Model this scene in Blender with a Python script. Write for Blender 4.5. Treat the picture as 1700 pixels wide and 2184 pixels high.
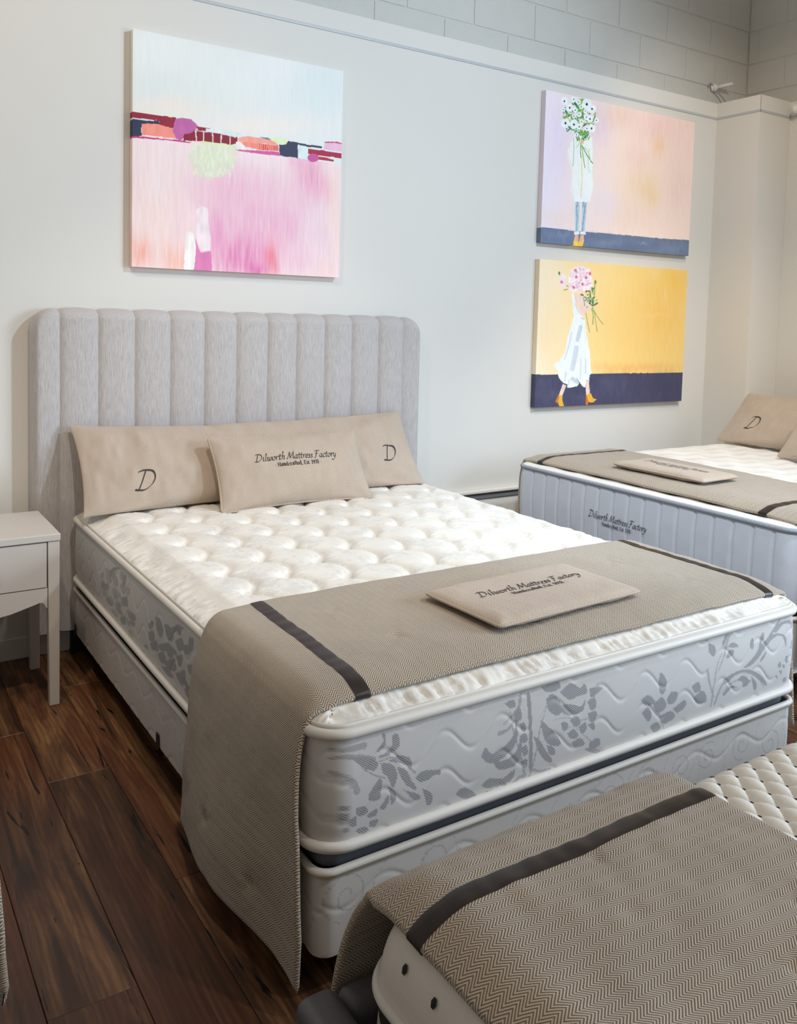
import bpy, bmesh, math, random
import numpy as np
from mathutils import Vector

# ------------------------------------------------------------------ camera, light, exposure
for o in list(bpy.data.objects):
    bpy.data.objects.remove(o)
SC = bpy.context.scene
COL = SC.collection
random.seed(7)
RNG = np.random.default_rng(7)
PI = math.pi

cam_d = bpy.data.cameras.new('camera')
cam = bpy.data.objects.new('camera', cam_d)
COL.objects.link(cam)
SC.camera = cam
CAM_F, CAM_PX, CAM_PY = 1881.1, 915.7, 800.9
cam_d.sensor_fit = 'HORIZONTAL'
cam_d.sensor_width = 36.0
cam_d.lens = CAM_F / 1700 * 36.0
cam_d.shift_x = (850 - CAM_PX) / 1700
cam_d.shift_y = (CAM_PY - 1092) / 1700
cam_d.clip_start = 0.05
_f = Vector((0.56114305, 0.82483108, -0.06908086))
_r = Vector((0.82757844, -0.56062762, 0.0284711))
_u = Vector((0.01524479, 0.07314619, 0.99720471))
from mathutils import Matrix
cam.matrix_world = Matrix(((_r.x, _u.x, -_f.x, -1.5263), (_r.y, _u.y, -_f.y, -3.6112), (_r.z, _u.z, -_f.z, 1.3663), (0, 0, 0, 1)))

SC.view_settings.view_transform = 'Standard'
SC.view_settings.look = 'None'
SC.view_settings.exposure = 0.07
SC.view_settings.gamma = 1.0
SC.view_settings.use_curve_mapping = False

world = bpy.data.worlds.new('showroom_ambient')
SC.world = world
world.use_nodes = True
_bg = world.node_tree.nodes['Background']
_bg.inputs[0].default_value = (1.0, 0.93, 0.85, 1)
_bg.inputs[1].default_value = 0.25


def lamp(name, kind, loc, target, energy, color, **kw):
    d = bpy.data.lights.new(name, kind)
    d.energy = energy
    d.color = color
    for k, v in kw.items():
        setattr(d, k, v)
    o = bpy.data.objects.new(name, d)
    COL.objects.link(o)
    o.location = loc
    o.rotation_euler = (Vector(target) - Vector(loc)).to_track_quat('-Z', 'Y').to_euler()
    return o


COOL = (0.62, 0.79, 1.0)
WARM = (1.0, 0.84, 0.66)
# shop-front window in the right wall beyond the frame: cool daylight
lamp('shop_window_daylight', 'AREA', (3.2, -3.7, 1.5), (0.5, -2.0, 0.35), 88, COOL, shape='RECTANGLE', size=2.2, size_y=1.8, spread=math.radians(110))
# track heads on the ceiling: one neutral-white flood on the art wall, warm ones on the beds
for nm, loc, tgt, e, ang, colr, soft in (
        ('track_flood_wall', (1.5, -3.0, 3.3), (0.75, 0.0, 1.45), 245, 102, (0.68, 0.84, 1.0), 0.1),
        ('track_spot_bed', (-0.9, -2.5, 3.5), (-0.25, -0.8, 0.55), 130, 55, (1.0, 0.92, 0.82), 0.06),
        ('track_spot_far_bed', (1.3, -2.4, 3.5), (2.4, -0.9, 0.6), 160, 60, WARM, 0.06),
        ('track_flood_gap', (-1.0, -3.3, 3.2), (1.45, -0.95, 0.4), 260, 36, (0.72, 0.86, 1.0), 0.1),
        ('track_spot_left', (-1.8, -1.9, 3.5), (-1.0, 0.0, 1.7), 75, 75, WARM, 0.06),
        ('track_spot_corner', (1.9, -1.5, 3.4), (3.1, -0.1, 1.8), 45, 75, WARM, 0.06),
        ('track_spot_near_bed', (0.6, -4.2, 3.5), (0.0, -2.9, 0.5), 105, 70, (1.0, 0.92, 0.82), 0.06)):
    lamp(nm, 'SPOT', loc, tgt, e, colr, spot_size=math.radians(ang), spot_blend=0.8, shadow_soft_size=soft)


# ------------------------------------------------------------------ mesh helpers
def lin(c):
    c = np.asarray(c, float) / 255.0
    return np.where(c <= 0.04045, c / 12.92, ((c + 0.055) / 1.055) ** 2.4)


def rgb(*c):
    return tuple(float(v) for v in lin(c))


def mk(name, V, F, mat, parent=None, uv=None, col=None, smooth=True, off=None):
    V = np.asarray(V, dtype=np.float32).reshape(-1, 3)
    if off is not None:
        V = V - np.asarray(off, dtype=np.float32)
    me = bpy.data.meshes.new(name)
    if isinstance(F, np.ndarray):
        M, k = F.shape
        me.vertices.add(len(V))
        me.vertices.foreach_set('co', V.ravel())
        me.loops.add(M * k)
        me.loops.foreach_set('vertex_index', F.astype(np.int32).ravel())
        me.polygons.add(M)
        me.polygons.foreach_set('loop_start', np.arange(0, M * k, k, dtype=np.int32))
        me.update(calc_edges=True)
        me.validate()
        LI = F.ravel()
    else:
        me.from_pydata(V.tolist(), [], F)
        me.update()
        LI = np.array([i for f in F for i in f])
    if uv is not None and len(me.loops) == len(LI):
        l = me.uv_layers.new(name='UVMap')
        l.data.foreach_set('uv', np.asarray(uv, dtype=np.float32)[LI].ravel())
    if col is not None:
        col = np.asarray(col, dtype=np.float32)
        if col.ndim == 1:
            col = np.stack([col] * 3, 1)
        c4 = np.ones((len(V), 4), np.float32)
        c4[:, :3] = col
        a = me.attributes.new('Col', 'FLOAT_COLOR', 'POINT')
        a.data.foreach_set('color', c4.ravel())
    me.polygons.foreach_set('use_smooth', np.full(len(me.polygons), smooth))
    me.materials.append(mat)
    o = bpy.data.objects.new(name, me)
    COL.objects.link(o)
    if parent is not None:
        o.parent = parent
    return o


def gridf(n, m, cu=False, cv=False):
    i = np.arange(n if cu else n - 1)
    j = np.arange(m if cv else m - 1)
    I, J = np.meshgrid(i, j, indexing='ij')
    I2, J2 = (I + 1) % n, (J + 1) % m
    return np.stack([I * m + J, I2 * m + J, I2 * m + J2, I * m + J2], -1).reshape(-1, 4)


def tube(pts, r, closed=False, ns=8, caps=True):
    pts = np.asarray(pts, float)
    n = len(pts)
    if closed:
        T = np.roll(pts, -1, 0) - np.roll(pts, 1, 0)
    else:
        T = np.gradient(pts, axis=0)
    T /= np.linalg.norm(T, axis=1)[:, None] + 1e-12
    up = np.array([0, 0, 1.0])
    A = np.cross(T, up)
    bad = np.linalg.norm(A, axis=1) < 1e-3
    A[bad] = np.cross(T[bad], [1, 0, 0])
    A /= np.linalg.norm(A, axis=1)[:, None]
    B = np.cross(A, T)
    a = np.arange(ns) / ns * 2 * PI
    rr = np.broadcast_to(np.asarray(r, float), (n,))
    V = pts[:, None] + rr[:, None, None] * (np.cos(a)[None, :, None] * A[:, None] + np.sin(a)[None, :, None] * B[:, None])
    F = gridf(n, ns, closed, True)
    V = V.reshape(-1, 3)
    if not closed and caps:
        F = [tuple(f) for f in F] + [tuple(range(ns))[::-1], tuple(range((n - 1) * ns, n * ns))]
    return V, F


def cbox(x0, x1, y0, y1, z0, z1, c=0.002, seg=1):
    bm = bmesh.new()
    bmesh.ops.create_cube(bm, size=1)
    for v in bm.verts:
        v.co = Vector(((x0 + x1) / 2 + v.co.x * (x1 - x0), (y0 + y1) / 2 + v.co.y * (y1 - y0), (z0 + z1) / 2 + v.co.z * (z1 - z0)))
    if c:
        bmesh.ops.bevel(bm, geom=bm.edges[:], offset=c, segments=seg, affect='EDGES', profile=0.5)
    V = [tuple(v.co) for v in bm.verts]
    bm.verts.index_update()
    F = [tuple(v.index for v in f.verts) for f in bm.faces]
    bm.free()
    return np.array(V), F


def join(*parts):
    V, F, n = [], [], 0
    for v, f in parts:
        V.append(np.asarray(v))
        F += [tuple(int(i) + n for i in q) for q in f]
        n += len(v)
    return np.concatenate(V), F


def extrude(poly, axis, a0, a1):
    """closed 2-D outline, extruded along a world axis (0 x, 1 y, 2 z)"""
    n = len(poly)
    V = []
    for a in (a0, a1):
        for p, q in poly:
            c = [p, q]
            c.insert(axis, a)
            V.append(c)
    F = [tuple(range(n))[::-1], tuple(range(n, 2 * n))]
    F += [(i, (i + 1) % n, n + (i + 1) % n, n + i) for i in range(n)]
    return np.array(V, float), F


def rrect(x0, x1, y0, y1, r, step=0.02, steps=None, nc=10):
    """rounded rectangle, counter-clockwise from the middle of the head (y1) side; returns points, normals.
    steps: spacing on (head, left, foot, right)"""
    st = steps or (step,) * 4
    P, N = [], []

    def line(a, b, nrm, s):
        L = math.dist(a, b)
        k = max(1, int(L / s))
        for i in range(k):
            t = i / k
            P.append((a[0] + (b[0] - a[0]) * t, a[1] + (b[1] - a[1]) * t))
            N.append(nrm)

    def arc(cx, cy, a0, s):
        for i in range(nc):
            a = a0 + PI / 2 * i / nc
            P.append((cx + r * math.cos(a), cy + r * math.sin(a)))
            N.append((math.cos(a), math.sin(a)))

    line((x1 - r, y1), (x0 + r, y1), (0, 1), st[0])
    arc(x0 + r, y1 - r, PI / 2, st[0])
    line((x0, y1 - r), (x0, y0 + r), (-1, 0), st[1])
    arc(x0 + r, y0 + r, PI, st[1])
    line((x0 + r, y0), (x1 - r, y0), (0, -1), st[2])
    arc(x1 - r, y0 + r, 1.5 * PI, st[2])
    line((x1, y0 + r), (x1, y1 - r), (1, 0), st[3])
    arc(x1 - r, y1 - r, 0, st[3])
    return np.array(P), np.array(N, float)


def noise1(x, step, seed, n=4096):
    r = np.random.default_rng(seed).uniform(-1, 1, n)
    t = np.asarray(x) / step + n / 2
    i = np.floor(t).astype(int) % (n - 1)
    f = t - np.floor(t)
    f = f * f * (3 - 2 * f)
    return r[i] * (1 - f) + r[i + 1] * f


def noise2(x, y, step, seed, n=256):
    r = np.random.default_rng(seed).uniform(-1, 1, (n, n))
    tx, ty = np.asarray(x) / step + 1000, np.asarray(y) / step + 1000
    i, j = np.floor(tx).astype(int), np.floor(ty).astype(int)
    fx, fy = tx - i, ty - j
    fx, fy = fx * fx * (3 - 2 * fx), fy * fy * (3 - 2 * fy)
    g = lambda a, b: r[(i + a) % n, (j + b) % n]
    return (g(0, 0) * (1 - fx) + g(1, 0) * fx) * (1 - fy) + (g(0, 1) * (1 - fx) + g(1, 1) * fx) * fy


def inpoly(X, Y, poly):
    ins = np.zeros(X.shape, bool)
    n = len(poly)
    for k in range(n):
        x0, y0 = poly[k]
        x1, y1 = poly[(k + 1) % n]
        if y0 == y1:
            continue
        c = ((y0 > Y) != (y1 > Y)) & (X < (x1 - x0) * (Y - y0) / (y1 - y0) + x0)
        ins ^= c
    return ins


# ------------------------------------------------------------------ scene graph helpers
def thing(name, label, cat, loc=(0, 0, 0), rz=0.0, group=None):
    o = bpy.data.objects.new(name, None)
    o.empty_display_size = 0.1
    COL.objects.link(o)
    o.location = loc
    o.rotation_euler = (0, 0, rz)
    o['label'] = label
    o['category'] = cat
    if group:
        o['group'] = group
    return o


def struct(name, V, F, mat, smooth=False, **kw):
    o = mk(name, V, F, mat, smooth=smooth, **kw)
    o['kind'] = 'structure'
    return o


# ------------------------------------------------------------------ materials
class N:
    def __init__(self, name, rough=0.6, base=(0.5, 0.5, 0.5), metal=0.0, sheen=0.0, spec=0.5):
        self.m = bpy.data.materials.new(name)
        self.m.use_nodes = True
        self.t = self.m.node_tree
        self.b = self.t.nodes['Principled BSDF']
        self.b.inputs['Base Color'].default_value = (*base, 1)
        self.b.inputs['Roughness'].default_value = rough
        self.b.inputs['Metallic'].default_value = metal
        self.b.inputs['Specular IOR Level'].default_value = spec
        if sheen:
            self.b.inputs['Sheen Weight'].default_value = sheen
            self.b.inputs['Sheen Roughness'].default_value = 0.5

    def node(self, typ, **kw):
        n = self.t.nodes.new(typ)
        for k, v in kw.items():
            if k == 'ins':
                for a, b in v.items():
                    self.set(n.inputs[a], b)
            else:
                setattr(n, k, v)
        return n

    def set(self, sock, v):
        if isinstance(v, bpy.types.NodeSocket):
            self.t.links.new(v, sock)
        elif isinstance(v, bpy.types.Node):
            self.t.links.new(v.outputs[0], sock)
        else:
            if hasattr(sock.default_value, '__len__') and len(sock.default_value) == 4 and len(v) == 3:
                v = (*v, 1)
            sock.default_value = v

    def math(self, op, a, b=None, c=None):
        n = self.node('ShaderNodeMath', operation=op)
        self.set(n.inputs[0], a)
        if b is not None:
            self.set(n.inputs[1], b)
        if c is not None:
            self.set(n.inputs[2], c)
        return n.outputs[0]

    def mix(self, f, a, b, mode='MIX'):
        n = self.node('ShaderNodeMix', data_type='RGBA', blend_type=mode)
        self.set(n.inputs[0], f)
        self.set(n.inputs[6], a)
        self.set(n.inputs[7], b)
        return n.outputs[2]

    def ramp(self, f, stops):
        n = self.node('ShaderNodeValToRGB')
        self.set(n.inputs[0], f)
        e = n.color_ramp.elements
        while len(e) < len(stops):
            e.new(0.5)
        for el, (p, c) in zip(e, stops):
            el.position = p
            el.color = (*c, 1) if len(c) == 3 else c
        return n.outputs[0]

    def coord(self, kind='Object'):
        return self.node('ShaderNodeTexCoord').outputs[kind]

    def mapping(self, vec, scale=(1, 1, 1), loc=(0, 0, 0), rot=(0, 0, 0)):
        n = self.node('ShaderNodeMapping')
        self.set(n.inputs[0], vec)
        self.set(n.inputs['Location'], loc)
        self.set(n.inputs['Rotation'], rot)
        self.set(n.inputs['Scale'], scale)
        return n.outputs[0]

    def noise(self, vec, scale=5.0, detail=3.0, rough=0.5, dist=0.0):
        n = self.node('ShaderNodeTexNoise')
        self.set(n.inputs['Vector'], vec)
        self.set(n.inputs['Scale'], scale)
        self.set(n.inputs['Detail'], detail)
        self.set(n.inputs['Roughness'], rough)
        self.set(n.inputs['Distortion'], dist)
        return n.outputs[0]

    def color(self, c):
        self.set(self.b.inputs['Base Color'], c)

    def bump(self, h, strength=0.3, dist=0.002):
        n = self.node('ShaderNodeBump')
        self.set(n.inputs['Height'], h)
        n.inputs['Strength'].default_value = strength
        n.inputs['Distance'].default_value = dist
        self.set(self.b.inputs['Normal'], n.outputs[0])


def m_plain(name, base, rough=0.6, nscale=60.0, namp=0.06, bump=0.0, bd=0.001, **kw):
    n = N(name, rough, base, **kw)
    v = n.coord('Object')
    t = n.noise(v, nscale, 3)
    lo = tuple(c * (1 - namp) for c in base)
    hi = tuple(min(1, c * (1 + namp)) for c in base)
    n.color(n.mix(t, lo, hi))
    if bump:
        n.bump(n.noise(v, nscale * 3, 4), bump, bd)
    return n.m


def m_wall(name, base):
    n = N(name, 0.55, base, spec=0.3)
    v = n.node('ShaderNodeNewGeometry').outputs['Position']
    t = n.noise(v, 1.3, 3)
    n.color(n.mix(t, tuple(c * 0.975 for c in base), tuple(c * 1.02 for c in base)))
    n.bump(n.noise(v, 220.0, 4), 0.12, 0.0006)
    return n.m


def m_block(name, base):
    n = N(name, 0.6, base, spec=0.3)
    v = n.node('ShaderNodeNewGeometry').outputs['Position']
    t = n.noise(v, 9.0, 5)
    n.color(n.mix(t, tuple(c * 0.95 for c in base), tuple(c * 1.03 for c in base)))
    pits = n.ramp(n.noise(v, 95.0, 5, 0.65), [(0.36, (0, 0, 0)), (0.5, (1, 1, 1))])
    n.bump(pits, 0.35, 0.0012)
    return n.m


def m_herring(name, light, dark, band=0.0125, pitch=0.006, k=1.15, bump=0.6):
    n = N(name, 0.9, light, sheen=0.25, spec=0.1)
    uv = n.coord('UV')
    s = n.node('ShaderNodeSeparateXYZ')
    n.set(s.inputs[0], uv)
    wob = n.noise(n.mapping(uv, (1, 1, 1)), 28.0, 2)
    u = n.math('ADD', s.outputs[0], n.math('MULTIPLY', n.math('SUBTRACT', wob, 0.5), 0.003))
    pp = n.math('PINGPONG', n.math('ADD', u, 10.0), band)
    c = n.math('MULTIPLY_ADD', pp, k, s.outputs[1])
    w = n.math('SINE', n.math('MULTIPLY', c, 2 * PI / pitch))
    w01 = n.math('MULTIPLY_ADD', w, 0.5, 0.5)
    # twist of the yarn along its own run
    tw = n.math('SINE', n.math('MULTIPLY', n.math('SUBTRACT', n.math('MULTIPLY', pp, 1.0), n.math('MULTIPLY', s.outputs[1], 0.8)), 2 * PI / 0.0034))
    tw01 = n.math('MULTIPLY_ADD', tw, 0.12, 0.88)
    fl = n.noise(uv, 420.0, 3)
    blot = n.noise(uv, 9.0, 3)
    fac = n.ramp(n.math('ADD', w01, n.math('MULTIPLY', n.math('SUBTRACT', fl, 0.5), 0.5)), [(0.22, (0, 0, 0)), (0.62, (1, 1, 1))])
    colr = n.mix(fac, dark, light)
    colr = n.mix(1.0, colr, n.mix(blot, (0.9, 0.9, 0.9), (1.06, 1.05, 1.03)), 'MULTIPLY')
    n.color(colr)
    n.bump(n.math('MULTIPLY', w01, tw01), bump, 0.0016)
    return n.m


def m_headboard(name):
    base = rgb(186, 180, 177)
    n = N(name, 0.85, base, sheen=0.3, spec=0.15)
    v = n.coord('Object')
    st = n.noise(n.mapping(v, (560, 560, 26)), 1.0, 4, 0.6)
    st2 = n.noise(n.mapping(v, (120, 120, 420)), 1.0, 2)
    c = n.ramp(st, [(0.3, rgb(158, 152, 150)), (0.5, base), (0.7, rgb(203, 198, 196))])
    c = n.mix(0.18, c, n.mix(st2, rgb(140, 133, 130), rgb(215, 210, 207)))
    n.color(c)
    n.bump(n.math('ADD', st, n.math('MULTIPLY', st2, 0.6)), 0.25, 0.0008)
    return n.m


def m_damask_top(name):
    n = N(name, 0.45, rgb(236, 230, 221), sheen=0.2, spec=0.35)
    v = n.coord('Object')
    big = n.noise(v, 8.5, 2, 0.5, 1.6)
    det = n.noise(v, 30.0, 2, 0.5, 2.5)
    pat = n.ramp(n.math('ADD', n.math('MULTIPLY', big, 0.6), n.math('MULTIPLY', det, 0.4)), [(0.53, (0, 0, 0)), (0.56, (1, 1, 1))])
    s = n.node('ShaderNodeSeparateXYZ')
    n.set(s.inputs[0], v)
    h = n.math('SINE', n.math('MULTIPLY', n.math('ADD', s.outputs[0], s.outputs[1]), 2 * PI / 0.004))
    hat = n.math('MULTIPLY', pat, n.math('MULTIPLY_ADD', h, 0.25, 0.65))
    n.color(n.mix(n.math('MULTIPLY', hat, 0.6), rgb(234, 228, 217), rgb(200, 197, 194)))
    st = n.noise(n.mapping(v, (60, 14, 60), rot=(0, 0, 0.5)), 1.0, 3)
    n.bump(st, 0.25, 0.004)
    return n.m


def m_damask_side(name, base, grey, dots=False):
    """Col attribute holds the woven motif (0 ground, 1 motif)"""
    n = N(name, 0.5, base, sheen=0.15, spec=0.3)
    a = n.node('ShaderNodeAttribute', attribute_name='Col')
    v = n.coord('Object')
    s = n.node('ShaderNodeSeparateXYZ')
    n.set(s.inputs[0], v)
    d = n.math('ADD', n.math('ADD', s.outputs[0], s.outputs[1]), n.math('MULTIPLY', s.outputs[2], 1.3))
    wob = n.math('MULTIPLY', n.noise(v, 40.0, 2), 0.012)
    h = n.math('SINE', n.math('MULTIPLY', n.math('ADD', d, wob), 2 * PI / 0.0062))
    h01 = n.math('MULTIPLY_ADD', h, 0.32, 0.68)
    f = n.math('MULTIPLY', a.outputs['Fac'], h01)
    c = n.mix(f, base, grey)
    if dots:
        vo = n.node('ShaderNodeTexVoronoi')
        n.set(vo.inputs['Vector'], n.mapping(v, (85, 85, 110)))
        vo.inputs['Randomness'].default_value = 0.35
        dd = n.ramp(vo.outputs['Distance'], [(0.12, (1, 1, 1)), (0.2, (0, 0, 0))])
        c = n.mix(n.math('MULTIPLY', dd, 0.45), c, grey)
    mot = n.noise(v, 6.0, 2)
    c = n.mix(1.0, c, n.mix(mot, (0.95, 0.95, 0.95), (1.04, 1.04, 1.04)), 'MULTIPLY')
    n.color(c)
    n.bump(n.noise(v, 500.0, 2), 0.15, 0.0006)
    return n.m


def m_wood(name):
    n = N(name, 0.42, rgb(70, 45, 30), spec=0.4)
    oi = n.node('ShaderNodeObjectInfo')
    v = n.coord('Object')
    vv = n.node('ShaderNodeVectorMath', operation='ADD')
    n.set(vv.inputs[0], v)
    cmb = n.node('ShaderNodeCombineXYZ')
    n.set(cmb.inputs[0], n.math('MULTIPLY', oi.outputs['Random'], 37.0))
    n.set(cmb.inputs[1], n.math('MULTIPLY', oi.outputs['Random'], 91.0))
    n.set(vv.inputs[1], cmb)
    P = vv.outputs[0]
    g1 = n.noise(n.mapping(P, (16, 1.6, 4)), 1.0, 5, 0.62, 1.2)
    rings = n.node('ShaderNodeTexWave', wave_type='BANDS', bands_direction='X', ins={
        'Vector': n.mapping(P, (9, 1.0, 3)), 'Scale': 2.2, 'Distortion': 9.0, 'Detail': 4.0, 'Detail Scale': 1.1, 'Detail Roughness': 0.6})
    fine = n.noise(n.mapping(P, (240, 9, 20)), 1.0, 3, 0.6)
    hue = n.noise(n.mapping(P, (5, 0.9, 2)), 1.0, 2)
    c = n.ramp(g1, [(0.32, rgb(32, 20, 15)), (0.43, rgb(72, 46, 31)), (0.53, rgb(112, 76, 49)), (0.66, rgb(156, 112, 74))])
    c = n.mix(n.math('MULTIPLY', n.ramp(hue, [(0.46, (0, 0, 0)), (0.62, (1, 1, 1))]), 0.6), c, rgb(122, 66, 37))
    c = n.mix(n.math('MULTIPLY', rings.outputs['Fac'], 0.42), c, rgb(54, 36, 26))
    c = n.mix(n.math('MULTIPLY', fine, 0.4), c, rgb(62, 42, 29))
    cr = n.noise(n.mapping(P, (24, 2.4, 4), loc=(7, 3, 0)), 1.0, 3, 0.55, 2.2)
    crack = n.ramp(cr, [(0.31, (1, 1, 1)), (0.345, (0, 0, 0))])
    c = n.mix(crack, c, rgb(22, 15, 12))
    tone = n.math('MULTIPLY_ADD', oi.outputs['Random'], 0.5, 0.75)
    c = n.mix(1.0, c, n.node('ShaderNodeCombineColor', ins={0: tone, 1: tone, 2: tone}).outputs[0], 'MULTIPLY')
    n.color(c)
    n.bump(n.math('SUBTRACT', fine, n.math('MULTIPLY', crack, 1.5)), 0.25, 0.0008)
    return n.m


def m_attr(name, rough=0.5):
    n = N(name, rough, spec=0.25)
    a = n.node('ShaderNodeAttribute', attribute_name='Col')
    v = n.coord('Object')
    n.color(n.mix(1.0, a.outputs['Color'], n.mix(n.noise(n.mapping(v, (90, 90, 14)), 1.0, 3), (0.965, 0.965, 0.965), (1.03, 1.03, 1.03)), 'MULTIPLY'))
    n.bump(n.noise(v, 700.0, 2), 0.1, 0.0005)
    return n.m


def m_ribbon(name):
    n = N(name, 0.38, rgb(58, 46, 40), spec=0.4)
    v = n.coord('UV')
    t = n.noise(n.mapping(v, (60, 900, 1)), 1.0, 2)
    n.color(n.mix(t, rgb(34, 26, 23), rgb(52, 41, 36)))
    n.bump(t, 0.2, 0.0005)
    return n.m


M_WALL = m_wall('wall_paint', rgb(221, 217, 209))
M_BLOCK = m_block('painted_block', rgb(206, 204, 197))
M_TRIM = m_plain('trim_grey', rgb(186, 189, 192), 0.45)
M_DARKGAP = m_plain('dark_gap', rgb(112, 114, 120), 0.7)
M_HERR = m_herring('herringbone_wool', rgb(200, 187, 168), rgb(120, 102, 84))
M_HERR_FINE = m_herring('herringbone_linen', rgb(215, 199, 182), rgb(143, 122, 103), 0.0095, 0.0044, 1.1, 0.4)
M_RIBBON = m_ribbon('brown_ribbon')
M_HEAD = m_headboard('headboard_linen')
M_TOP = m_damask_top('damask_top')
M_SIDE = m_damask_side('damask_border', rgb(208, 204, 199), rgb(128, 128, 131))
M_FOUND = m_damask_side('foundation_border', rgb(212, 206, 199), rgb(150, 146, 143), True)
M_PIPE = m_plain('cream_piping', rgb(220, 214, 204), 0.5, 300, 0.04, 0.2)
M_GOLD = m_plain('gold_thread', rgb(205, 178, 128), 0.5)
M_DARKFAB = m_plain('charcoal_cover', rgb(98, 99, 104), 0.8, 200, 0.15, 0.2)
M_BLACK = m_plain('black_plastic', rgb(26, 26, 28), 0.5)
M_STEEL = m_plain('black_steel', rgb(34, 33, 33), 0.4, metal=0.6)
M_WOOD = m_wood('dark_walnut_plank')
M_SUB = m_plain('plank_joint', rgb(20, 14, 11), 0.8)
M_NIGHT = m_plain('greige_lacquer', rgb(203, 194, 184), 0.5, 250, 0.03, 0.1)
M_INK = m_plain('print_ink', rgb(58, 52, 50), 0.8)
M_EMBR = m_plain('embroidery_thread', rgb(74, 80, 92), 0.6)
M_CANVAS = m_attr('painted_canvas')
M_WHITE = m_plain('white_plastic', rgb(228, 226, 222), 0.4)
M_TICK = m_plain('pale_blue_ticking', rgb(216, 220, 228), 0.55, 120, 0.03, 0.15, 0.0008)
M_TICKTOP = m_plain('white_knit', rgb(234, 230, 224), 0.55, 40, 0.04, 0.2, 0.001)
M_CORD = m_plain('grey_cord', rgb(150, 156, 166), 0.6)
M_CORDL = m_plain('pale_cord', rgb(196, 202, 210), 0.6)
M_KNIT = m_plain('ivory_knit', rgb(226, 219, 207), 0.65, 70, 0.05, 0.25, 0.0012)
M_BLACKFAB = m_plain('black_fabric', rgb(30, 31, 34), 0.75, 300, 0.15, 0.2)
M_LEATHER = m_plain('charcoal_leather', rgb(88, 86, 87), 0.5, 140, 0.1, 0.2, 0.0008)
M_THREAD = m_plain('grey_stitch', rgb(128, 126, 124), 0.7)

# ------------------------------------------------------------------ the room
XW, XR, YP, LEDZ, LTOP = 3.023, 3.3155, -0.308, 2.62, 2.712
YB, XB = 0.10, 3.43            # block faces behind the furred-out walls
X0, Y0 = -4.2, -5.6


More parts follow.
